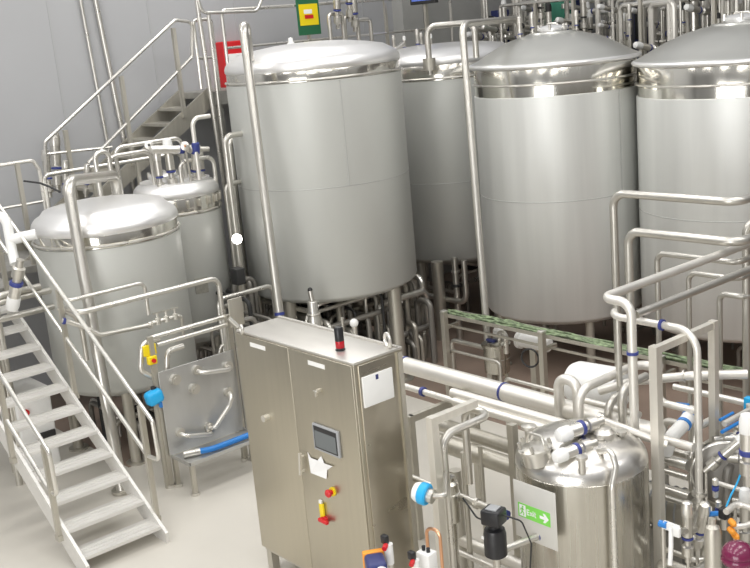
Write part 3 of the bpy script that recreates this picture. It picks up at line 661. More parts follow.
pipe('cable', 'thin dark cable sagging left from the black actuator', [q+V((-.06, .06, -.06)), q+V((-.2, .2, -.16)), q+V((-.42, .25, -.20)), q+V((-.6, .3, -.12))], .007, .08, 'dark', 'cable', seg=6)
# white junction box, copper tubes, red connectors, flow meter at the bottom edge
q = at(427, 560, 6.95)
t = thing('junction_box', 'small white junction box at the foot of the square frame', 'box', (q.x, q.y, q.z-.07))
MB().rbox(q, (.11, .09, .13), .008, Matrix.Rotation(.1, 3, 'Z')).build('box', 'white', t)
for dx in (-.025, .02): MB().cyl(q+V((dx, 0, .06)), q+V((dx, 0, .095)), .013, 10).build('cable_gland', 'black', t)
MB().bar([q+V((0, .02, -.06)), V((q.x, q.y+.02, 0))], .03, .03).build('stand_post', 'post', t)
a = at(428, 532, 7.0)
pipe('copper_tube', 'copper tube hoop rising behind the white junction box', [V((a.x-.06, a.y+.04, 0)), V((a.x-.06, a.y+.04, a.z)), V((a.x+.05, a.y+.06, a.z)), V((a.x+.05, a.y+.06, 0))], .012, .05, 'copper', seg=8)
for px, py, d, lb in ((386, 545, 6.75, 'red and black connector just in front of the cabinet side'), (413, 561, 6.85, 'red and black connector left of the white junction box')):
    q = at(px, py, d); t = thing('connector', lb, 'connector', (q.x, q.y, q.z-.05), 'red and black connectors at the bottom edge')
    MB().cyl(q, q+V((.02, -.035, -.008)), .017).build('red_end', 'red', t); MB().rbox(q+V((-.02, .01, .03)), (.05, .04, .06), .01).build('body', 'black', t)
    MB().cyl(q+V((0, .02, .0)), V((q.x, q.y+.02, q.z-.14)), .028).build('stem', 'white', t); MB().tube([V((q.x, q.y+.02, q.z-.14)), V((q.x, q.y+.02, 0))], .02, 0, 8).build('riser', 'pipe', t)
q = at(376, 566, 6.7)
t = thing('flow_meter', 'navy flow meter with an orange-framed display at the bottom edge', 'meter', (q.x, q.y, q.z-.1))
ro = Matrix.Rotation(-.55, 3, 'Z')
MB().rbox(q, (.17, .13, .11), .025, ro).build('body', 'navy', t)
f = q+ro @ V((-.105, -.0, -.005)); MB().rbox(f, (.05, .14, .12), .01, ro).build('display_frame', 'orange', t)
MB().rbox(f+ro @ V((-.022, -.0, 0)), (.012, .10, .08), .004, ro).build('display', 'grey', t)
MB().cyl(q+ro @ V((.09, .02, .0)), q+ro @ V((.16, .03, .02)), .04).build('white_neck', 'white', t)
MB().tube([q, V((q.x, q.y, 0))], .03, 0, 10).build('stem', 'pipe', t)

# ================================================================== round vessel with the exit sign
VC, VR = V((-4.48, 5.465, 0)), .47
vt = thing('mixing_vessel', 'round mirror-steel vessel with valves on its dome, behind the exit sign', 'vessel', VC)
MB().lathe([(.08, .22), (VR*.6, .25), (VR*.95, .33), (VR, .38), (VR, 1.272), (VR-.003, 1.276), (VR-.003, 1.282)], VC, seg=72).build('shell', 'vessel', vt)
MB().lathe([(VR, 1.28), (VR-.003, 1.31), (VR-.014, 1.345), (VR-.036, 1.38), (VR-.07, 1.41), (VR*.74, 1.445), (VR*.55, 1.48), (VR*.3, 1.51), (0, 1.52)], VC, seg=72).build('dome', 'vdome', vt, smooth=60)
for k in range(3):
    a = k*2*PI/3+.4; p = VC+V((VR*.8*math.cos(a), VR*.8*math.sin(a), 0)); MB().cyl(p, p+V((0, 0, .36)), .04).build('leg', 'post', vt)
q = on(536, 452, 2, 1.45)
hm = MB().lathe([(.10, -.08), (.10, .015), (.118, .015), (.118, .035), (.07, .045), (0, .05)], q, (-.12, -.12, 1), 28).build('hatch', 'pipe', vt)
for k in range(6):
    a = k*PI/3; p = q+V((.108*math.cos(a), .108*math.sin(a), .04)); MB().cyl(p, p+V((-.01, -.01, .045)), .013, 8).build('wing_nut', 'pipe', hm)
MB().tube([q+V((-.09, 0, .05)), q+V((-.06, 0, .13)), q+V((.06, 0, .13)), q+V((.09, 0, .05))], .01, .03, 8).build('hatch_handle', 'pipe', hm)
q = on(529, 432, 2, 1.50)
MB().lathe([(.03, -.08), (.03, .03), (.055, .03), (.055, .05), (.03, .055), (0, .06)], q, seg=18).build('nozzle', 'pipe', vt)
for px, py in ((582, 466), (600, 447), (622, 440)):
    q = on(px, py, 2, 1.43); MB().lathe([(.025, -.05), (.025, .05), (.04, .05), (.04, .07), (.0, .075)], q, seg=16).build('nozzle', 'pipe', vt)
# overflow pipe hugging the front
zf = VC+V((0, 0, 0))
w = [at(598, 452, 7.15), at(611, 450, 7.0), at(616, 466, 6.98), at(612, 487, 6.97), at(614, 560, 6.97)]
w[-1] = V((w[3].x, w[3].y, .1))
MB().tube(w, .021, .09, 12).build('overflow_pipe', 'rail', vt)
# valves lying over the dome
r0 = at(600, 419, 7.15)
valve2(at(600, 421, 7.35), .052, .37, 'upper white-capped valve lying over the vessel dome', (-.25, -1, -.06))
valve2(at(594, 443, 7.2), .046, .34, 'lower white-capped valve lying over the vessel dome', (-.25, -1, -.06))
a = at(600, 419, 7.55); b = at(640, 434, 7.45)
pipe('process_pipe', 'slanting pipe with a round end joining the vessel valves', [a, b, b+(b-a).normalized()*.2], .027, .05, 'wtube', rings=[(a, b-a, .05, .06, 'rail', 'end_coupling')])
q = at(604, 436, 7.3); solo(MB().lathe([(.03, -.2), (.03, -.03), (.07, -.02), (.075, .03), (.05, .06), (0, .065)], q, seg=20), 'air_valve', 'rail', 'squat round valve behind the lower white-capped valve', 'valve')
# exit sign plate
SY = 4.93
a, b, c, d = on(514, 478, 1, SY), on(557.5, 495.5, 1, SY), on(556, 551, 1, SY), on(515.5, 534, 1, SY)
xl, xr_, zt, zb = (a.x+d.x)/2, (b.x+c.x)/2, (a.z+b.z)/2, (c.z+d.z)/2
sg = thing('exit_sign_plate', 'square steel plate with a green Exit sign, fixed before the vessel', 'sign', ((xl+xr_)/2, SY, zb))
MB().rbox(((xl+xr_)/2, SY, (zt+zb)/2), (xr_-xl, .006, zt-zb), .002).build('plate', 'signplate', sg)
for z in (zt-.12, zb+.10): MB().cyl(((xl+xr_)/2, SY, z), ((xl+xr_)/2, VC.y-VR+.01, z), .012).build('standoff', 'post', sg)
ga, gb = on(518, 503, 1, SY-.004), on(550.5, 525, 1, SY-.004); W, H_ = gb.x-ga.x, .105
zc = (on(518.5, 508, 1, SY).z+on(550, 520.5, 1, SY).z)/2; gx = ga.x
sgn = MB().bbox((gx, SY-.0055, zc-H_/2), (gx+W, SY-.003, zc+H_/2)).build('exit_sign', 'green', sg)
fr_ = SY-.0065
def flat(pts, name, m, par):
    n = len(pts); f = [V((x, fr_, z)) for x, z in pts]; k = [V((x, SY-.005, z)) for x, z in pts]
    return MB().add(f+k, [tuple(range(n)), tuple(reversed(range(n, 2*n)))]+[(i, (i+1) % n, n+(i+1) % n, n+i) for i in range(n)]).build(name, m, par, smooth=5)
flat([(gx+.012, zc-.043), (gx+.07, zc-.043), (gx+.07, zc+.043), (gx+.012, zc+.043)], 'doorway_symbol', 'paper', sgn)
# running figure inside the doorway symbol
fr_ = SY-.0075
cx = gx+.041
flat([(cx+.004+.008*math.cos(k*PI/5), zc+.030+.008*math.sin(k*PI/5)) for k in range(10)], 'running_figure', 'green', sgn)
mb = MB()
for p, q, w in (((0, .020), (-.004, -.004), .012), ((-.004, -.004), (.012, -.016), .008), ((.012, -.016), (.008, -.036), .007), ((-.004, -.004), (-.010, -.022), .008), ((-.010, -.022), (-.024, -.030), .007), ((0, .018), (.016, .006), .006), ((0, .018), (-.016, .012), .006), ((-.016, .012), (-.018, .0), .005)):
    mb.bar([(cx+p[0], SY-.0068, zc+p[1]), (cx+q[0], SY-.0068, zc+q[1])], w, .002, (0, 1, 0))
mb.build('running_figure', 'green', sgn)
fr_ = SY-.0065
def glyph(strokes, ox, oz, s):
    for p, q in strokes: gm.bar([(ox+p[0]*s, SY-.0062, oz+p[1]*s), (ox+q[0]*s, SY-.0062, oz+q[1]*s)], s*.20, .0015, (0, 1, 0))
gm = MB(); S = .036; oz = zc-.018; ox = gx+.083
glyph([((0, -.08), (0, 1.08)), ((0, 1), (.55, 1)), ((0, .5), (.5, .5)), ((0, 0), (.55, 0))], ox, oz, S)
glyph([((0, .7), (.5, 0)), ((.5, .7), (0, 0))], ox+.028, oz, S)
glyph([((0, 0), (0, .7)), ((0, .88), (0, 1.06))], ox+.055, oz, S)
glyph([((.18, 0), (.18, 1)), ((0, .7), (.42, .7)), ((.18, 0), (.42, 0))], ox+.064, oz, S)
gm.build('lettering', 'paper', sgn)
xa = gx+W-.092; t_ = .011
flat([(xa, zc-t_), (xa+.042, zc-t_), (xa+.029, zc-.034), (xa+.047, zc-.034), (xa+.08, zc), (xa+.047, zc+.034), (xa+.029, zc+.034), (xa+.042, zc+t_), (xa, zc+t_)], 'arrow', 'paper', sgn)
# ================================================================== right-hand pipework
# inverted-U frame of flat section
a = at(655, 346, 7.2); b = go(a, 1, 713)
fr = thing('pipe_support', 'inverted-U frame of flat steel posts at the right, before the pipe bends', 'frame', (a.x, a.y, 0))
MB().bar([V((a.x, a.y, 0)), a], .065, .065).build('post', 'frame', fr)
MB().bar([V((a.x, a.y-.026, a.z-.03)), V((b.x, b.y+.02, b.z-.03))], .049, .05).build('top_beam', 'frame', fr)
e = go(b, 2, 446)
MB().bar([V((b.x, b.y, e.z)), b], .055, .055).build('post', 'frame', fr)
sb = V((b.x, b.y, e.z)); MB().cyl(sb+V((-.03, 0, 0)), sb+V((.03, 0, 0)), .03, 16).build('rounded_end', 'post', fr)
MB().bar([V((b.x+.0, b.y+.02, 0)), V((b.x, b.y+.02, e.z+.03))], .045, .045).build('lower_post', 'pipe', fr)
# pipe A: level run bending down in front
s = at(613, 316, 7.9); m1 = go(s, 0, 697)
pipe('process_pipe', 'pale pipe with a blue clamp bending down before the right frame', [s+V((-.06, .10, -.0)), s+V((.0, 0, 0)), m1, V((m1.x, m1.y, 0))], .028, .16, 'wtube',
     rings=[(go(s, 0, 662), (1, 0, 0), .045, .03, 'blue', 'blue_clamp'), (V((m1.x, m1.y, .80)), (0, 0, 1), .06, .05, 'rail', 'hose_clamp'), (V((m1.x, m1.y, .88)), (0, 0, 1), .055, .03, 'rail', 'hose_clamp'), (V((m1.x, m1.y, .70)), (0, 0, 1), .05, .04, 'rail', 'hose_clamp')])
pa_ = m1
pipe('riser_pipe', 'slim upright pipe behind the bend of the blue-clamped pale pipe', [V((s.x-.05, s.y+.12, s.z-.05)), V((s.x-.05, s.y+.12, 0))], .024, 0, 'pipe')
# pipe B: two long rails meeting at a corner
s = at(602, 298, 7.55); r1 = go(s, 1, 790); c = go(s, 0, 631)
pipe('process_pipe', 'upper of two long sloping-looking pipes meeting at the right, bent downward', [r1, s, c, V((c.x, c.y, .2)), V((c.x+.25, c.y+.0, .2)), V((c.x+.25, c.y, 0))], .034, .10, 'wtube',
     rings=[(go(V((c.x, c.y, 1.5)), 2, 353), (0, 0, 1), .046, .03, 'blue', 'blue_clamp')])
q = c+V((.0, .05, -.10)); r2 = go(q, 1, 790)
pipe('process_pipe', 'lower of the two long pipes meeting at the right, behind the corner bend', [q, r2], .03, 0, 'pipe')
# stepped loops in front of the right tank
def loop(px0, py0, x1, y1, d, r, label, more=None, bend=.09):
    s = at(px0, py0, d); e = go(s, 0, x1); pts = [V((s.x, s.y, 0)), s, e]
    if more: pts.append(go(e, 1, more))
    pipe('pipe_loop', label, pts, r, bend, 'pipe', 'pipe loop')
loop(613, 193, 737, 0, 9.45, .037, 'tallest of the stepped pipe loops before the right tank', 800, .13)
loop(628, 231, 738, 0, 9.2, .040, 'second tallest of the stepped pipe loops before the right tank', 800, .12)
loop(657, 253, 737, 0, 9.3, .026, 'middle of the stepped pipe loops before the right tank', 790, .08)
loop(688.5, 272.5, 738, 0, 9.3, .024, 'second lowest of the stepped pipe loops before the right tank', 790, .08)
loop(719.5, 293.5, 745, 0, 9.3, .026, 'lowest of the stepped pipe loops before the right tank', 790, .07)
s = at(746, 222, 9.0); pipe('riser_pipe', 'upright pipe at the right edge crossing the stepped loops', [V((s.x, s.y, 0)), s, s+V((.3, .3, 0))], .034, .1, 'pipe')
s = at(739, 262, 9.15); 
# arches over the fat tube
def arch(p0, p1, zpy, d, r, label, m='wtube', bend=.11, zlo=.9):
    a = at(p0[0], p0[1], d); zt = at(p0[0], zpy, d).z; e = at(p1[0], p1[1], d)
    e = go(V((a.x, a.y, zt)), 0, p1[0])
    pipe('pipe_arch', label, [V((a.x, a.y, zlo)), V((a.x, a.y, zt)), e, V((e.x, e.y, zlo))], r, bend, m, 'pipe arch')
arch((560, 414), (577, 405), 374, 8.4, .042, 'tight pipe arch rising from the end of the fat pale tube', bend=.085, zlo=1.0)
s = at(579.5, 418, 8.0); top = V((s.x, s.y, at(579.5, 388, 8.0).z)); e = go(top, 1, 640)
pipe('pipe_arch', 'pipe bending from above the vessel up towards the right frame', [V((s.x, s.y, .9)), top, e, e+V((.2, 0, 0))], .036, .13, 'wtube', 'pipe arch')
s = at(608.5, 422, 8.0); top = V((s.x, s.y, at(608, 399, 8.0).z)); e = go(top, 1, 634)
pipe('pipe_arch', 'middle pipe of three bends stepping right behind the vessel dome', [V((s.x, s.y, .9)), top, e], .032, .11, 'pipe', 'pipe arch')
s = at(623, 425, 7.9); top = V((s.x, s.y, at(622, 384, 7.9).z)); e = go(top, 1, 646)
pipe('pipe_arch', 'right pipe of three bends stepping right behind the vessel dome', [V((s.x, s.y, .9)), top, e], .034, .11, 'pipe', 'pipe arch')
a, b = at(583, 400, 8.5), at(607, 406, 8.3); pipe('process_pipe', 'short level pipe between the white motor and the vessel dome', [a, go(a, 0, 640)], .026, 0, 'wtube')
# level pipes seen through the frame
def level(px0, py0, px1, d, r, label, m='wtube', rings=0, ax=0, drop=None, name='process_pipe'):
    a = at(px0, py0, d); b = go(a, ax, px1); pts = [a, b]
    if drop: pts = [V((a.x, a.y, drop)), a, b]
    rr_ = [(lerp(a, b, .5), AX[ax], r+.014, .03, 'blue', 'blue_ring')] if rings else ()
    return pipe(name, label, pts, r, .08, m, rings=rr_)
a = at(634, 381, 8.3); b = at(694, 375.5, 8.0)
pipe('process_pipe', 'fat level pipe crossing behind the flat right frame', [at(600, 391, 8.5), a, b, b+V((.3, .25, 0))], .036, .1, 'wtube', rings=[(at(685, 376, 8.05), b-a, .05, .02, 'rail', 'pipe_union')])
level(674, 386.5, 752, 8.6, .026, 'long pipe running to the blue tag at the right edge', drop=.0)
s = at(657, 399, 8.0); pipe('process_pipe', 'elbowed pipe low behind the flat right frame', [s+V((0, 0, .12)), s+V((0, 0, -.02)), go(s+V((0, 0, -.02)), 0, 700)], .028, .1, 'wtube')
level(656, 437, 694, 7.55, .032, 'pale pipe crossing between the flat frame and the bending pipe', drop=None)
level(656, 456, 688, 7.9, .04, 'bright fat pipe stub right of the vessel', 'rail')
level(656, 468, 688, 7.85, .024, 'bright thin pipe stub below the fat one, right of the vessel', 'rail')
level(658, 487, 690, 7.9, .04, 'bright lower pipe stub right of the vessel', 'rail')
level(658, 495, 690, 7.8, .02, 'lowest bright pipe stub right of the vessel', 'rail')
s = at(690.5, 452, 7.75); pipe('riser_pipe', 'slim upright pipe left of the bending pale pipe', [V((s.x, s.y, 0)), s, s+V((.0, .3, .0))], .018, .05, 'pipe')
s = at(724, 424, 7.7); e = go(s, 1, 749); pipe('process_pipe', 'pale pipe slanting up to the blue tag at the right edge', [s, e, e+V((0, 0, .05))], .022, 0, 'wtube')
s = at(722, 432, 7.65); e = go(s, 1, 749); pipe('air_hose', 'light blue air hose below the pale slanting pipe', [s, e], .014, 0, 'hose', 'hose')
s = at(720, 420, 7.75); e = go(s, 1, 733); pipe('air_hose', 'short light blue air hose above the pale slanting pipe', [s, e], .012, 0, 'hose', 'hose')
q = at(748.5, 405, 8.0); solo(MB().rbox(q, (.05, .06, .13), .006), 'tag', 'cyan', 'blue tag with a green top at the right edge', 'tag')
q = at(682, 406.5, 8.0); solo(MB().rbox(q, (.11, .05, .05), .008, Matrix.Rotation(.3, 3, 'Z')), 'blue_lever', 'hose', 'bright blue valve handle behind the flat frame', 'handle')
# white wrapped elbow
a, b, c = at(671, 437, 7.75), at(684, 424, 7.75), at(693, 411, 7.85)
t = thing('wrapped_elbow', 'white foil-wrapped elbow pipe between the right frame posts', 'pipe', a)
MB().tube([a+V((-.05, 0, -.14)), a, b, c], .052, .08, 16).build('wrapping', 'white', t)
for f in (b, lerp(b, c, .6)): MB().cyl(f-(c-b).normalized()*.012, f+(c-b).normalized()*.012, .057, 16).build('strap', 'hose', t)
# dark casing right of the vessel
q = at(672, 507, 8.1)
t = thing('pump', 'dark pump casing low between the vessel and the bending pale pipe', 'pump', (q.x, q.y, 0))
MB().lathe([(.05, -.28), (.15, -.27), (.16, -.22), (.16, .2), (.13, .24), (.06, .25)], q, (1, .2, 0), 28).build('casing', 'post', t)
MB().rbox((q.x, q.y, q.z*.5-.09), (.3, .2, q.z-.16), .02).build('pedestal', 'deck', t)
for k in range(6): MB().ring(q+V((1, .2, 0)).normalized()*(-.2+k*.07), (1, .2, 0), .162, .008, 28, 6).build('cooling_fin', 'grey', t)
# white lever with blue hub
a, b, c = at(663, 524, 7.0), at(679, 530, 6.95), at(670, 565, 6.95)
t = thing('lever_valve', 'white-handled lever valve with a blue hub beside the flat frame', 'valve', V((a.x, a.y, 0)))
MB().tube([V((a.x, a.y, 0)), a], .014, 0, 8).build('stem', 'pipe', t)
MB().bar([a, b], .03, .05).build('arm', 'white', t); MB().cyl(at(662, 524, 7.0)+V((-.02, 0, 0)), a+V((.03, 0, 0)), .024).build('hub', 'hose', t)
MB().tube([at(671, 528, 6.97), at(671, 545, 6.95), c], .016, .05, 10).build('handle', 'white', t); MB().rbox(at(677, 532, 6.93), (.05, .03, .07), .008).build('end_block', 'white', t)
pipe('process_pipe', 'short pipe from the white lever valve to the hose clamps', [at(680, 531, 6.98), at(694, 530, 7.1), V((pa_.x, pa_.y, .72))], .025, .05, 'pipe')
# round pump bowl
q = at(726, 474, 7.7)
t = thing('round_casing', 'big round grey casing behind the orange connectors at the right edge', 'pump', (q.x, q.y, 0))
nrm = (CAM-q); nrm.z = .6; nrm.normalize()
MB().lathe([(.05, -.14), (.20, -.12), (.235, -.05), (.24, 0), (.235, .02), (.20, .035), (.08, .05), (0, .052)], q, nrm, 40).build('bowl', 'bowl', t)
MB().tube([q-nrm*.1, V((q.x-nrm.x*.1, q.y-nrm.y*.1, 0))], .05, 0, 12).build('pedestal', 'post', t)
MB().ring(q+nrm*.0, nrm, .24, .014, 40, 8).build('rim', 'rail', t)
q0 = q
# right-edge valves
valve2(at(748, 482, 7.1), .055, .5, 'upright white-capped valve with a navy ring at the right edge', (0, 0, 1))
valve2(at(716, 440, 7.75), .05, .42, 'steel valve lying above the big round casing', (.6, .8, -.05), cap='rail')
valve2(at(735, 436, 7.9), .05, .36, 'white-capped valve above the big round casing', (.1, .9, .3))
valve2(at(722, 455, 7.6), .05, .40, 'stubby steel valve with a blue ring left of the big round casing', (.9, .35, .0), cap='rail')
for i, (px, py, py2, lb) in enumerate(((715, 478, 498, 'upper string of small fittings beside the bending pale pipe'), (718, 500, 520, 'lower string of small fittings beside the bending pale pipe'))):
    a = at(px, py, 7.2); b = at(px+.5, py2, 7.2)
    t = thing('fitting_string', lb, 'fitting', b)
    mb = MB(); mb.lathe([(.008, 0), (.02, .01), (.02, .05), (.008, .06), (.008, .09), (.022, .10), (.022, .14), (.01, .15)], b, (0, 0, 1), 12); mb.build('body', 'rail', t)
    MB().cyl(b+V((0, 0, .06)), b+V((0, 0, .09)), .024, 12).build('blue_nut', 'blue', t)
q = at(724, 513, 7.05); t = thing('solenoid_valve', 'small black solenoid above the orange connectors', 'valve', q)
MB().rbox(q, (.06, .06, .08), .012).build('coil', 'black', t); MB().cyl(q+V((0, 0, -.04)), q+V((0, 0, -.12)), .02).build('stem', 'pipe', t); MB().cyl(q, q+V((-.12, -.02, -.04)), .018).build('blue_plug', 'hose', t)
for i, (px, py) in enumerate(((730, 520), (729, 528), (733, 533))):
    q = at(px, py, 6.95); solo(MB().lathe([(.012, 0), (.022, .01), (.022, .05), (.012, .07)], q, (.8, -.5, -.1), 12), 'hose_connector', 'orange', 'orange hose connector, %s of the three beside the bending pale pipe' % ('topmost', 'middle', 'lowest')[i], 'connector', loc=q, group='orange hose connectors')
s = at(722, 516, 7.0); a1 = at(737, 503, 7.1)
pipe('frame_pipe', 'bent pale pipe slanting up over the magenta cap', [at(726, 512, 7.0), a1, a1+V((.5, .0, -.03))], .022, .05, 'wtube')
pipe('frame_pipe', 'pale pipe below the bent one, running off the right edge', [at(733, 527, 6.95), at(745, 526, 6.95), at(760, 520, 7.0)], .02, .05, 'wtube')
s = at(718, 483, 7.4); pipe('process_pipe', 'thin pale pipe crossing in front of the big round casing', [s, go(s, 0, 762)], .017, 0, 'wtube')
pipe('air_tube', 'thin blue air tube curling over the big round casing', [at(743, 460, 7.2), at(740, 478, 7.3), at(731, 495, 7.2), at(725, 510, 7.1)], .007, .1, 'cyan', 'tube', seg=6)
q = at(713, 560, 6.9); t = thing('upright_cylinder', 'grey upright cylinder left of the magenta cap', 'cylinder', (q.x, q.y, q.z-.25))
MB().lathe([(.055, -q.z), (.055, .2), (.045, .24), (.02, .26), (.02, .3)], q, seg=24).build('body', 'post', t)
q = at(738, 563, 6.55)
t = thing('magenta_cap_valve', 'glossy magenta domed cap at the bottom right corner', 'valve', (q.x, q.y, q.z-.4))
MB().lathe([(.06, 0), (.095, .005), (.104, .02), (.104, .04), (.095, .055), (.10, .06), (.098, .085), (.08, .115), (.05, .135), (0, .145)], q, seg=40).build('cap', 'magenta', t)
MB().lathe([(.05, -q.z), (.05, 0)], q, seg=20).build('body', 'pipe', t)
# miscellaneous pipes low at the right
rng = random.Random(5)
for i, (px, py, px1, d, r, m) in enumerate(((662, 548, 700, 7.6, .02, 'rail'), (660, 560, 694, 7.4, .03, 'pipe'), (664, 512, 690, 8.3, .022, 'pipe'), (700, 500, 752, 7.9, .02, 'pipe'), (704, 545, 752, 7.5, .03, 'pipe'), (706, 566, 752, 7.2, .02, 'rail'), (664, 420, 696, 8.2, .03, 'wtube'), (662, 448, 690, 8.3, .03, 'pipe'), (716, 470, 752, 7.95, .03, 'pipe'))):
    a = at(px, py, d); b = go(a, 0, px1); z0 = max(.0, a.z-.5)
    pipe('process_pipe', 'short level pipe in the tangle behind the right frame posts', [V((a.x, a.y, 0)), a, b, b+V((0, .25, 0))], r, .06, m, group='short pipes tangled behind the right frame')
for i, (px, py, d, dr) in enumerate(((697, 548, 7.3, (.3, -.2, 1)), (688, 560, 7.1, (0, 0, 1)), (745, 545, 7.3, (0, 0, 1)), (735, 500, 7.5, (1, .2, 0)), (690, 470, 7.9, (0, .3, 1)), (706, 470, 7.6, (.5, .3, .6)))):
    vp_ = at(px, py, d); pipe('valve_riser', 'thin riser under a small valve around the clamped bending pipe', [V((vp_.x, vp_.y, 0)), vp_], .012, 0, 'pipe', group='risers around the clamped bending pipe', seg=8)
    valve(vp_, .75, 'small valve in the tangle around the clamped bending pipe', 'small valves around the clamped bending pipe', dr, cap=('rail', 'rail', 'white', 'rail', 'rail', 'white')[i])
# added dark boxes, a backdrop darkening the right corner
for (x0, x1, y0, y1, z0, z1, lb) in ((-3.95, -2.6, 7.0, 8.2, .08, .62, 'added dark backdrop box low behind the right frame posts'), (-3.55, -3.0, 6.5, 6.85, .05, .50, 'small added dark backdrop box beside the big round casing')):
    t = thing('backdrop_box', lb, 'machine', ((x0+x1)/2, (y0+y1)/2, 0))
    MB().rbox(((x0+x1)/2, (y0+y1)/2, (z0+z1)/2), (x1-x0, y1-y0, z1-z0), .02).build('housing', 'bowl', t)
    for x in (x0+.06, x1-.06):
        for y in (y0+.06, y1-.06): MB().cyl((x, y, 0), (x, y, z0+.01), .035).build('foot', 'post', t)
# white wrapped motor behind the arches
q = at(596, 386, 9.0)
t = thing('motor', 'big white domed motor at the end of the fat pale tube', 'motor', (q.x, q.y, q.z-.5))
MB().lathe([(0, -.27), (.10, -.265), (.165, -.235), (.19, -.18), (.195, .2), (.17, .25), (.1, .27), (0, .27)], q, (1, .1, 0), 36).build('shroud', 'white', t)
for dx in (-.1, .12): MB().box(q+V((dx, .05, -.3)), (.05, .2, .3)).build('foot', 'post', t)
MB().bar([q+V((0, .05, -.42)), V((q.x, q.y+.05, 0))], .12, .12).build('pedestal', 'post', t)
d = (CAM-q); d.x = -.1*d.y; d = d.normalized()
y3 = at(586, 391, 8.8)
k = q+V((.0, -.187, -.06))
mb = MB(); k = V((q.x-.02, q.y-.205, q.z-.02)); mb.add([k+V((-.025, 0, -.02)), k+V((.025, 0, -.02)), k+V((0, 0, .025)), k+V((-.025, .012, -.02)), k+V((.025, .012, -.02)), k+V((0, .012, .025))], [(0, 1, 2), (5, 4, 3), (0, 3, 4, 1), (1, 4, 5, 2), (2, 5, 3, 0)])
mb.build('warning_sticker', 'yellow', t)
# ================================================================== cable tray in front of the tall tanks
A = at(549, 331, 11.2)
def tx(px): return go(A, 0, px)
L_, R_ = tx(449), tx(800)
ct2 = thing('cable_tray', 'long cable tray of green and yellow wires running under the tall tanks', 'cable tray', (A.x, A.y, 0))
MB().bbox((L_.x, A.y-.09, A.z-.055), (R_.x, A.y-.08, A.z-.015)).build('side_rail', 'post', ct2)
MB().bbox((L_.x, A.y+.09, A.z-.06), (R_.x, A.y+.105, A.z-.015)).build('side_rail', 'post', ct2)
MB().bbox((L_.x, A.y-.075, A.z-.05), (R_.x, A.y+.09, A.z-.04)).build('tray_floor', 'post', ct2)
MB().bbox((L_.x, A.y-.03, A.z-.19), (R_.x, A.y-.01, A.z-.165)).build('lower_rail', 'post', ct2)
for px in (451, 549, 668, 770):
    p = tx(px); l = MB().bar([(p.x, A.y-.12, 0), (p.x, A.y-.12, A.z+.02)], .062, .062).build('post', 'post', ct2); MB().rbox((p.x, A.y-.12, A.z+.025), (.075, .075, .02), .005).build('post_cap', 'rail', l)
    MB().bar([(p.x, A.y-.12, A.z-.18), (p.x, A.y+.1, A.z-.18)], .04, .04).build('bracket', 'post', l)
rng = random.Random(3)
for k in range(7):
    y = A.y-.055+.02*k; x = L_.x; pts = []
    while x < R_.x: pts.append(V((x, y+rng.uniform(-.012, .012), A.z-.025+rng.uniform(-.005, .03)))); x += .22
    solo(MB().tube(pts, .014, .0, 6), 'earthing_cable', 'cable', 'green and yellow cable lying lengthwise in the long tray', 'cable', group='cables in the long tray')
# little pot with a motor
q = at(497, 362, 12.05)
t = thing('small_pot', 'little banded steel pot under the tall conical tank, behind the cable tray', 'vessel', (q.x, q.y, 0))
zt = at(497, 341, 12.05).z; zb = at(497, 368, 12.05).z
MB().lathe([(.10, zb-.08), (.145, zb-.04), (.15, zb), (.15, zb+.10), (.155, zb+.105), (.155, zb+.125), (.15, zb+.13), (.15, zt-.03), (.17, zt-.03), (.17, zt-.005), (.12, zt+.02), (0, zt+.03)], (q.x, q.y, 0), seg=32).build('body', 'vessel', t)
for k in range(3):
    a = k*2.1+.5; p = V((q.x+.11*math.cos(a), q.y+.11*math.sin(a), 0)); MB().cyl(p, p+V((0, 0, zb-.04)), .02).build('leg', 'post', t)
MB().rbox((q.x-.02, q.y-.05, zt+.04), (.13, .06, .03), .01).build('blue_label', 'navy', t)
MB().lathe([(.04, 0), (.06, .02), (.06, .12), (.03, .16)], (q.x-.03, q.y+.08, zt+.01), seg=16).build('white_fitting', 'white', t)
MB().tube([V((q.x+.06, q.y, zt)), V((q.x+.06, q.y, zt+.14)), V((q.x+.16, q.y, zt+.14)), V((q.x+.16, q.y, zt-.1))], .03, .07, 12).build('lid_pipe', 'rail', t)
q = at(534, 342, 11.75)
t = thing('motor', 'white cylindrical motor hanging below the cable tray', 'motor', (q.x, q.y, q.z-.2))
MB().lathe([(.09, -.22), (.105, -.21), (.105, -.17), (.085, -.16), (.085, .2), (.06, .22)], q, (1, .05, 0), 28).build('casing', 'white', t)
MB().lathe([(.07, -.225), (.07, -.215)], q, (1, .05, 0), 28).build('fan_cover', 'grey', t)
MB().bar([q+V((0, 0, -.08)), V((q.x, q.y, 0))], .08, .08).build('pedestal', 'post', t)
q = at(530, 358, 11.3); solo(MB().ring(q, (.3, -1, .1), .10, .011, 28, 6), 'cable_coil', 'dark', 'black cable coil hanging under the white motor by the tray', 'cable')
for (p0, px1, d, r, lb) in (((505, 378), 560, 11.0, .02, 'thin pipe low on the brown floor below the small pot'), ((452, 340), 498, 12.6, .03, 'pale pipe passing behind the first cable tray post'), ((450, 350), 500, 12.4, .018, 'thin pipe below the pale one behind the first cable tray post')):
    a = at(*p0, d); b = go(a, 0, px1); pipe('process_pipe', lb, [V((a.x, a.y, 0)), a, b, V((b.x, b.y, 0))], r, .06, 'pipe')
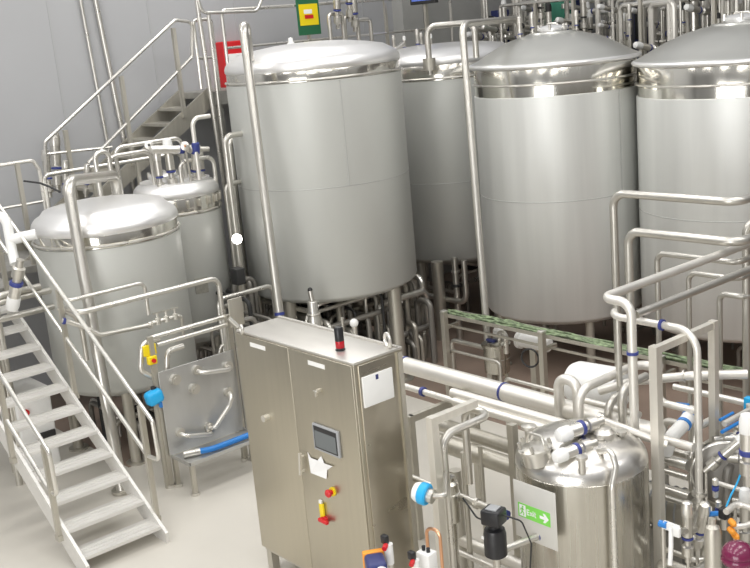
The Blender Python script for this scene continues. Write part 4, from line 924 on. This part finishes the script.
# piping below the half hidden tank
p = at(439, 290, 14.7); pipe('riser_pipe', 'stout upright pipe under the half hidden tank', [V((p.x, p.y, 0)), V((p.x, p.y, 1.15))], .085, 0, 'post')
a = at(464, 262, 14.3); zz = at(464, 306, 14.3).z; e = go(V((a.x, a.y, zz)), 0, 405)
pipe('drain_pipe', 'dark drain pipe curving left from under the half hidden tank', [V((a.x, a.y, 1.2)), V((a.x, a.y, zz)), e, V((e.x, e.y, 0))], .04, .14, 'pipe')
p = at(456, 280, 14.6); pipe('riser_pipe', 'banded upright pipe beside the dark drain pipe', [V((p.x, p.y, 0)), V((p.x, p.y, 1.2))], .045, 0, 'pipe', rings=[(V((p.x, p.y, .8)), (0, 0, 1), .07, .05, 'dark', 'dark_band'), (V((p.x, p.y, 1.0)), (0, 0, 1), .06, .04, 'rail', 'pipe_union')])
q = at(417, 345, 13.6); q = on(417, 346, 2, 0); t = thing('support_column', 'stout steel column between the wide tank and the half hidden tank', 'column', q)
MB().cyl(q+V((0, 0, .02)), q+V((0, 0, 1.3)), .075, 24).build('shaft', 'post', t); MB().cyl(q, q+V((0, 0, .02)), .14, 24).build('foot_plate', 'post', t)
# outlet valve below the wide tank
q = at(314, 318, 12.2)
t = thing('outlet_valve', 'bright banded outlet valve under the rim of the wide tank', 'valve', (q.x, q.y, 0))
zt = at(311, 300, 12.2).z
MB().lathe([(.05, 0), (.05, .45), (.075, .47), (.08, zt-.2), (.06, zt-.16), (.06, zt-.02), (.05, zt)], (q.x, q.y, 0), seg=24).build('body', 'rail', t)
MB().ring((q.x, q.y, zt-.16), (0, 0, 1), .07, .014, 24, 8).build('band', 'pipe', t)
MB().cyl((q.x, q.y, zt), (q.x-.02, q.y, zt+.12), .03).build('stub', 'pipe', t); MB().ball((q.x-.02, q.y, zt+.13), .03).build('dark_cap', 'dark', t)
p = at(342, 318, 12.0); pipe('riser_pipe', 'thin upright pipe behind the stack light', [V((p.x, p.y, 0)), V((p.x, p.y, 1.2))], .02, 0, 'pipe')
q = at(354, 323, 11.5)
t = thing('ball_knob', 'white ball on a stalk behind the cabinet top', 'knob', (q.x, q.y, 0))
MB().ball(q, .05).build('ball', 'white', t); MB().tube([q, V((q.x, q.y, 0))], .03, 0, 10).build('stalk', 'rail', t)
# tangled pipework beneath and between the tanks
rng = random.Random(11)
def tangle(n, xr_, yr_, zr_, r_, label, group, m=('pipe', 'post', 'bowl', 'bowl', 'dark', 'rail')):  # dark picks put the shade under the tanks into the pipe colours
    for i in range(n):
        x, y, z = rng.uniform(*xr_), rng.uniform(*yr_), rng.uniform(*zr_); L = rng.uniform(.6, 1.8)*rng.choice((-1, 1)); r = rng.uniform(*r_)
        if rng.random() < .55: q = V((min(max(x+L, xr_[0]), xr_[1]), y, z))
        else: q = V((x, min(max(y+L, yr_[0]), yr_[1]), z))
        pipe('process_pipe', label, [V((x, y, 0)), V((x, y, z)), q, V((q.x, q.y, 0))], r, .09, rng.choice(m), group=group, seg=10)
tangle(125, (-12.6, -9.75), (6.9, 9.1), (.25, 1.2), (.018, .045), 'steel pipe in the dark tangle below the wide tank', 'pipes tangled below the wide tank')
tangle(16, (-12.9, -10.6), (10.2, 12.0), (.25, .8), (.02, .045), 'steel pipe in the shade below the half hidden tank', 'pipes below the half hidden tank')
tangle(20, (-11.6, -9.95), (4.75, 6.9), (.2, .75), (.02, .045), 'steel pipe in the shade below the small round-shouldered tank', 'pipes below the small tanks')
tangle(8, (-9.4, -6.0), (10.7, 11.8), (.2, .45), (.02, .04), 'steel pipe low behind the cable tray', 'pipes low behind the cable tray')
tangle(16, (-11.0, -9.75), (5.95, 6.85), (.9, 1.6), (.02, .035), 'steel pipe in the gap above the flow plate, between the tanks', 'pipes in the gap above the flow plate')
tangle(24, (-3.95, -2.5), (6.35, 7.8), (.3, 1.3), (.015, .035), 'steel pipe in the thicket behind the clamped bending pipe at the right', 'pipes in the thicket at the right')
for i in range(16):
    x, y = rng.uniform(-12.3, -10.4), rng.uniform(6.9, 9.0); z = rng.uniform(.2, .6)
    o = valve((x, y, z), rng.uniform(.8, 1.4), 'small valve in the dark tangle below the wide tank', 'valves tangled below the wide tank', rng.choice(((0, 0, 1), (1, 0, 0), (0, -1, 0))), cap=rng.choice(('rail', 'white', 'dark')), ringm=rng.choice(('blue', 'dark', 'copper')))
# stack of equipment between the narrow tank and the wide tank: risers, added lamp, dark box
for i, (px, d, zt) in enumerate(((224, 12.9, 2.7), (229, 12.7, 3.3), (233, 13.4, 3.2), (244, 13.2, 1.9))):
    p = at(px+8, 240, d); pipe('riser_pipe', 'upright pipe in the narrow gap left of the wide tank, %s' % ('leftmost of four', 'second from left', 'third from left', 'rightmost of four')[i], [V((p.x, p.y, 0)), V((p.x, p.y, zt)), V((p.x+.0, p.y+.4, zt))], (.03, .035, .04, .03)[i], .1, 'pipe')
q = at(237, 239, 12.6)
t = thing('glint_disc', 'small added lamp in the gap beside the wide tank', 'glow', (q.x, q.y, q.z-.1))  # made-up lens on a stalk, added so the glint glows
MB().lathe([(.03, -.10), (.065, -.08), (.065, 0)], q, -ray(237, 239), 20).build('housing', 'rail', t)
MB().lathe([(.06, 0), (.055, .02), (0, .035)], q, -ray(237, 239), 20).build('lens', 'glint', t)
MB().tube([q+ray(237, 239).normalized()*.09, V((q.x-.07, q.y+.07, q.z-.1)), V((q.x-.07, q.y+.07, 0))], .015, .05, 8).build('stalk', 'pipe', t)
q = at(238, 276, 12.5); t = thing('terminal_box', 'dark terminal box on the risers beside the wide tank', 'box', (q.x, q.y, q.z-.1))
MB().rbox(q, (.15, .12, .20), .012).build('box', 'dark', t); MB().bar([q, V((q.x, q.y, 0))], .04, .04).build('stand_post', 'post', t)
# name plate on the narrow tank
d = (at(206, 278, 12.4)-TB); d.z = 0; d.normalize(); z0 = 1.62; tn = V((-d.y, d.x, 0)); c = TB+d*(RB+.006)
c.z = on(206, 278, 2, 0).z; c = at(206, 278, (TB+d*RB-CAM).dot(fwd)); cz = c.z; c = TB+d*(RB+.004)
solo(MB().box((c.x, c.y, cz), (.16, .012, .19), Matrix.Rotation(math.atan2(tn.y, tn.x), 3, 'Z')), 'name_plate', 'plaque', 'small dull square plate fixed low on the narrow tank', 'plate')
# clutter on the lids of the two small tanks
for i, (px, py, d, dr, s, lb) in enumerate(((160, 178, 12.4, (0, 0, 1), .9, 'leftmost valve on the narrow tank lid'), (172, 176, 12.5, (0, 0, 1), 1.1, 'second valve from the left on the narrow tank lid'), (193, 175, 12.7, (.3, 0, 1), 1.0, 'blue-capped valve on the narrow tank lid'), (203, 176, 12.9, (0, 0, 1), .8, 'rightmost valve on the narrow tank lid'))):
    valve((at(px, py+2, d).x, at(px, py+2, d).y, 2.70), s, lb, None, dr, cap=('rail', 'white', 'blue', 'rail')[i])
valve2(at(206, 149, 12.6), .05, .7, 'long silver actuator lying above the narrow tank', (-.2, -1, .12), cap='rail')
q = at(196, 152, 12.5); pipe('process_pipe', 'upright pipe carrying the long silver actuator', [V((q.x, q.y, 2.6)), V((q.x, q.y, at(191, 118, 12.5).z)), V((q.x+.0, q.y+.25, at(191, 118, 12.5).z))], .028, .1, 'wtube')
s = at(128, 166, 12.3)
for i, (pp, zt, px1, r, lb) in enumerate((((98, 178), 152, 108, .03, 'small pipe hoop left of the narrow tank lid'), ((112, 180), 156, 150, .025, 'low pipe hoop before the narrow tank lid'), ((118, 170), 147, 181, .026, 'long pipe hoop across the narrow tank lid'), ((183, 190), 161, 213, .026, 'pipe hoop right of the narrow tank lid'))):
    a = at(*pp, 12.1+.15*i); z1 = at(pp[0], zt, 12.1+.15*i).z; e = go(V((a.x, a.y, z1)), 1, px1)
    pipe('pipe_hoop', lb, [V((a.x, a.y, 1.2)), V((a.x, a.y, z1)), e, V((e.x, e.y, 1.2))], r, .1, 'rail', 'pipe hoop')
for i, (px, py) in enumerate(((149, 145), (185, 146))):
    q = at(px, py, 12.4); t = thing('pressure_gauge', 'round gauge above the narrow tank, the %s one' % ('left', 'right')[i], 'gauge', q)
    MB().lathe([(.05, -.03), (.055, -.02), (.055, .015), (.045, .02)], q, -ray(px, py), 20).build('case', 'rail', t); MB().lathe([(.03, .018), (.0, .022)], q, -ray(px, py), 16).build('dial', 'dark' if i == 0 else 'copper', t)
    MB().tube([q, V((q.x-.02, q.y+.03, q.z-.45))], .014, 0, 8).build('stem', 'pipe', t)
for i, (px, py, s, c_, lb) in enumerate(((50, 196, 1.0, 'rail', 'front valve on the left of the small tank dome'), (58, 190, 1.3, 'rail', 'tall valve on the left of the small tank dome'), (66, 198, .8, 'rail', 'small valve nearest the thick looping pipe on the small tank dome'), (86, 196, .7, 'rail', 'squat valve under the thick looping pipe'))):
    p = on(px, py, 2, 2.70); valve(p, s, lb, None, (.1*(i-1), .1, 1), cap=c_)
pipe('cable', 'dark cable reaching from the left rail to the small tank dome', [at(24, 181, 11.6), at(40, 183, 11.5), at(50, 187, 11.4), at(60, 192, 11.3)], .012, .05, 'dark', 'cable', seg=6)
# white elbows left of the small tank
s = at(3, 225, 10.7)
pipe('white_pipe', 'white elbow pipe at the left edge behind the lower stair handrail', [at(-8, 214, 10.7), at(6, 218, 10.7), at(12, 250, 10.7), at(15, 264, 10.65)], .05, .12, 'white')
pipe('white_pipe', 'white side pipe joining the small tank from the left edge', [at(10, 240, 10.7), at(36, 234, 10.75)], .055, 0, 'white', rings=[(at(22, 237, 10.72), at(36, 234, 10.75)-at(10, 240, 10.7), .062, .03, 'rail', 'pipe_union')])
valve2(at(20, 262, 10.5), .065, .55, 'chunky white valve with a blue ring at the left edge', (-.35, -.2, -1))
for i, (px, py, px1, lb) in enumerate(((-6, 297, 40, 'brownish pipe low behind the lower staircase'), (-8, 304, 62, 'pale pipe low behind the lower staircase'), (-10, 322, 62, 'thin pipe behind the lower stair handrail'))):
    a = at(px, py, 10.7); b = go(a, 1, px1); pipe('process_pipe', lb, [V((a.x, a.y, 0)), a, b], .035, .1, 'pipe')
# machine under the stairs
q = at(27, 415, 11.3)
t = thing('pump_unit', 'pale boxy pump unit with a red button beneath the lower staircase', 'pump', (q.x, q.y, 0))
MB().rbox((q.x, q.y, .55), (.5, .4, .9), .03).build('housing', 'white', t); MB().rbox((q.x+.1, q.y-.24, .6), (.14, .03, .18), .01).build('dark_opening', 'black', t)
MB().cyl((q.x+.251, q.y-.1, .78), (q.x+.28, q.y-.1, .78), .035).build('button', 'red', t)
MB().rbox((q.x+.26, q.y+.08, .42), (.03, .2, .18), .01).build('dark_opening', 'dark', t)
for dx in (-.2, .2):
    for dy in (-.17, .17): MB().cyl((q.x+dx, q.y+dy, 0), (q.x+dx, q.y+dy, .12), .03).build('foot', 'post', t)
# ================================================================== behind the tall tanks
rng = random.Random(21)
a = at(497, 8, 14.7)
t = thing('handrail', 'handrail of the walkway behind the two tall conical tanks', 'handrail', (a.x, 12.33, 3.46))
a = on(500, 6, 1, 12.33); zz = a.z
MB().tube([V((a.x, 12.33, 3.46)), V((a.x, 12.33, zz)), V((3, 12.33, zz))], .024, .04, 10).build('rail', 'rail', t)
for px in (535, 573, 640, 714): p = go(a, 0, px); MB().bar([(p.x, 12.33, 3.46), (p.x, 12.33, zz)], .045, .045).build('post', 'post', t)
a = on(555, 0, 1, 13.1); b = on(571, 0, 1, 13.1)
zz0 = on(560, 22, 1, 13.1).z
t = thing('green_cabinet', 'dark green cabinet standing behind the streaked conical tank', 'cabinet', ((a.x+b.x)/2, 13.1, 3.46))
MB().rbox(((a.x+b.x)/2, 13.1, 4.2), (b.x-a.x, .25, 1.48), .01).build('body', 'teal', t); MB().bar([((a.x+b.x)/2, 12.97, 4.0), ((a.x+b.x)/2, 12.97, 4.15)], .02, .02).build('handle', 'dark', t)
for i in range(60):
    y = rng.choice((12.55, 12.8, 13.2, 13.7, 14.1)); x = on(rng.uniform(478, 765), 20, 1, y).x; z = rng.uniform(4.0, 4.75)
    if rng.random() < .5: pts = [V((x, y, 3.46)), V((x, y, z+.6))]
    else: pts = [V((x, y, 3.46)), V((x, y, z)), V((x+rng.uniform(.3, 1.4), y, z))]; pts.append(V((pts[-1].x, y, 3.46)))
    pipe('process_pipe', 'steel pipe in the crowded rack behind the tall tanks', pts, rng.uniform(.02, .045), .08, rng.choice(('pipe', 'wtube', 'rail')), group='pipes crowded behind the tall tanks', seg=10)
for i in range(105):
    y = rng.choice((12.5, 12.75, 13.0, 13.4)); x = on(rng.uniform(480, 762), 20, 1, y).x; z = rng.uniform(3.72, 4.42)
    o = valve((x, y, z), rng.uniform(.5, .95), 'small valve among the crowded pipes behind the tall tanks', 'valves crowded behind the tall tanks', rng.choice(((0, 0, 1), (0, 0, 1), (1, 0, 0), (0, -1, .2))), cap=rng.choice(('white', 'rail', 'white', 'dark', 'rail')), ringm=rng.choice(('blue', 'dark', 'blue')))
    pipe('valve_riser', 'thin riser under a small valve behind the tall tanks', [V((x, y, 3.46)), V((x, y, z))], .016, 0, 'pipe', group='valve risers behind the tall tanks', seg=8)
for i in range(16):
    y = 14.35; x = on(482+18*i, 20, 1, y).x; w = rng.uniform(.16, .24); h = rng.uniform(.7, 1.3)
    t = thing('equipment_cabinet', 'dark equipment box deep in the clutter behind the tall tanks', 'cabinet', (x, y, 3.46), 'dark equipment boxes behind the tall tanks')
    MB().rbox((x, y, 3.46+h/2), (w, .3, h), .02).build('body', rng.choice(('dark', 'deck', 'grey', 'navy')), t); MB().rbox((x, y-.155, 3.46+h*.6), (w*.7, .02, h*.5), .008).build('door', rng.choice(('grey', 'dark', 'deck')), t)
# fittings on the domes of the big tanks
for i, (px, py, d, s, c_, lb) in enumerate(((395, 42, 14.6, 1.0, 'rail', 'leftmost valve on the half hidden tank dome'), (406, 48, 14.6, .9, 'white', 'second valve from the left on the half hidden tank dome'), (419, 46, 14.5, 1.2, 'rail', 'tall valve on the half hidden tank dome'), (422, 34, 14.9, 1.0, 'rail', 'valve standing at the back of the half hidden tank dome'), (432, 44, 14.8, .9, 'white', 'rightmost valve on the half hidden tank dome'))):
    p = at(px, py+14, 15.0+.25*(i%2)); p.z = 3.98; valve(p, s*.5, lb, None, (0, 0, 1), cap=c_)
for i, (px, py, lb) in enumerate(((545, 26, 'left fitting beside the hatch on the streaked conical tank'), (588, 26, 'right fitting beside the hatch on the streaked conical tank'), (536, 30, 'tallest fitting at the left of the streaked conical tank peak'))):
    p = T3+vdir((-95, 95, -120)[i])*(.24, .3, .42)[i]; p.z = (4.12, 4.10, 4.03)[i]; valve(p, (.5, .5, .6)[i], lb, None, (0, 0, 1), cap='rail')
p = T2+vdir(-75)*.72; p.z = 4.0; t = thing('lid_latch', 'slanted silver lid latch at the left of the half hidden tank dome', 'fitting', p)
MB().rbox(p+V((.0, .0, .06)), (.08, .38, .06), .02, Matrix.Rotation(.45, 3, 'X')).build('lid', 'rail', t); MB().ball(p+V((-.0, -.17, -.03)), .05).build('dark_end', 'dark', t)
# small studs along the far edge of the wide tank dome
for i in range(6):
    g = vdir(-150-6*i); rr_ = R1*(.84-.03*i); p = T1+g*rr_; p.z = 4.13+.018*i
    solo(MB().lathe([(.02, -.08), (.02, .04), (.03, .05), (.03, .07), (0, .075)], p, seg=12), 'lid_stud', 'rail' if i != 4 else 'dark', 'small stud on the back edge of the wide tank dome', 'stud', group='studs on the wide tank dome')
p = T1+vdir(-140)*.40; p.z = 4.26; solo(MB().lathe([(.05, -.05), (.05, .04), (.03, .05), (.03, .1), (0, .11)], p, seg=16), 'relief_valve', 'white', 'white relief valve on the wide tank dome left of the yellow board', 'valve')
p = T1+vdir(170)*.15; p.z = 4.27; solo(MB().lathe([(.22, -.05), (.22, .0), (.1, .03), (.0, .03)], p, seg=32), 'lid_cover', 'rail', 'round cover on the wide tank dome beneath the yellow board', 'cover')
for i, (px, lb) in enumerate(((330, 'left pipe hoop behind the wide tank dome'), (345, 'middle pipe hoop behind the wide tank dome'), (358, 'right pipe hoop behind the wide tank dome'))):
    a = on(px, 30, 0, -12.15); zz = on(px, 14+i*3, 0, -12.15).z; e = go(V((a.x, a.y, zz)), 1, px+12)
    pipe('pipe_hoop', lb, [V((a.x, a.y, 3.0)), V((a.x, a.y, zz)), e, V((e.x, e.y, 3.0))], .03, .06, 'pipe', 'pipe hoop')
for i, (px, py, lb) in enumerate(((338, 27, 'left valve behind the wide tank dome'), (350, 20, 'middle valve behind the wide tank dome'), (355, 30, 'right valve behind the wide tank dome'))):
    valve(on(px, py, 0, -12.1), 1.1, lb, None, (.2, -.1, 1), cap=('rail', 'blue', 'rail')[i])

# ================================================================== light: rows of hall lamps under the roof, added frontal fill, ambient surroundings
def area(name, loc, size, power, rot=(0, 0, 0), col=(1, .98, .95)):
    l = bpy.data.lights.new(name, 'AREA'); l.shape = 'RECTANGLE'; l.size, l.size_y = size; l.energy = power; l.color = col
    o = bpy.data.objects.new(name, l); COL.objects.link(o); o.location = loc; o.rotation_euler = rot; return o
for i, x in enumerate((-11.5, -7.5, -3.5, .5)):
    for j, y in enumerate((-1, 3.5, 8.0)):
        area('hall_lamp', (x, y, 7.3), (1.2, 3.2), 145)
area('frontal_fill', (1, -9.3, 2.6), (10, 5), 1500, (math.radians(90), 0, 0), (1, 1, 1))  # added fill light behind the viewpoint, set in the added opening
w = bpy.data.worlds.new('hall_surroundings'); SC.world = w; w.use_nodes = True
nt = w.node_tree; tc = nt.nodes.new('ShaderNodeTexCoord'); sx = nt.nodes.new('ShaderNodeSeparateXYZ'); cr = nt.nodes.new('ShaderNodeValToRGB')
mr = nt.nodes.new('ShaderNodeMapRange'); mr.inputs['From Min'].default_value = -1
nt.links.new(tc.outputs['Generated'], sx.inputs[0]); nt.links.new(sx.outputs['Z'], mr.inputs['Value']); nt.links.new(mr.outputs['Result'], cr.inputs['Fac'])
cr.color_ramp.elements[0].position = .46; cr.color_ramp.elements[0].color = (.34, .32, .29, 1)
cr.color_ramp.elements[1].position = .80; cr.color_ramp.elements[1].color = (1, 1, 1.02, 1)
e_ = cr.color_ramp.elements.new(.56); e_.color = (.55, .54, .52, 1)
nt.links.new(cr.outputs['Color'], nt.nodes['Background'].inputs['Color'])
w.node_tree.nodes['Background'].inputs['Strength'].default_value = .95
SC.view_settings.view_transform = 'Standard'; SC.view_settings.look = 'None'; SC.view_settings.gamma = 1
SC.view_settings.use_curve_mapping = False; SC.view_settings.exposure = -0.75
for o in bpy.data.objects:
    if '_o' in o: del o['_o']
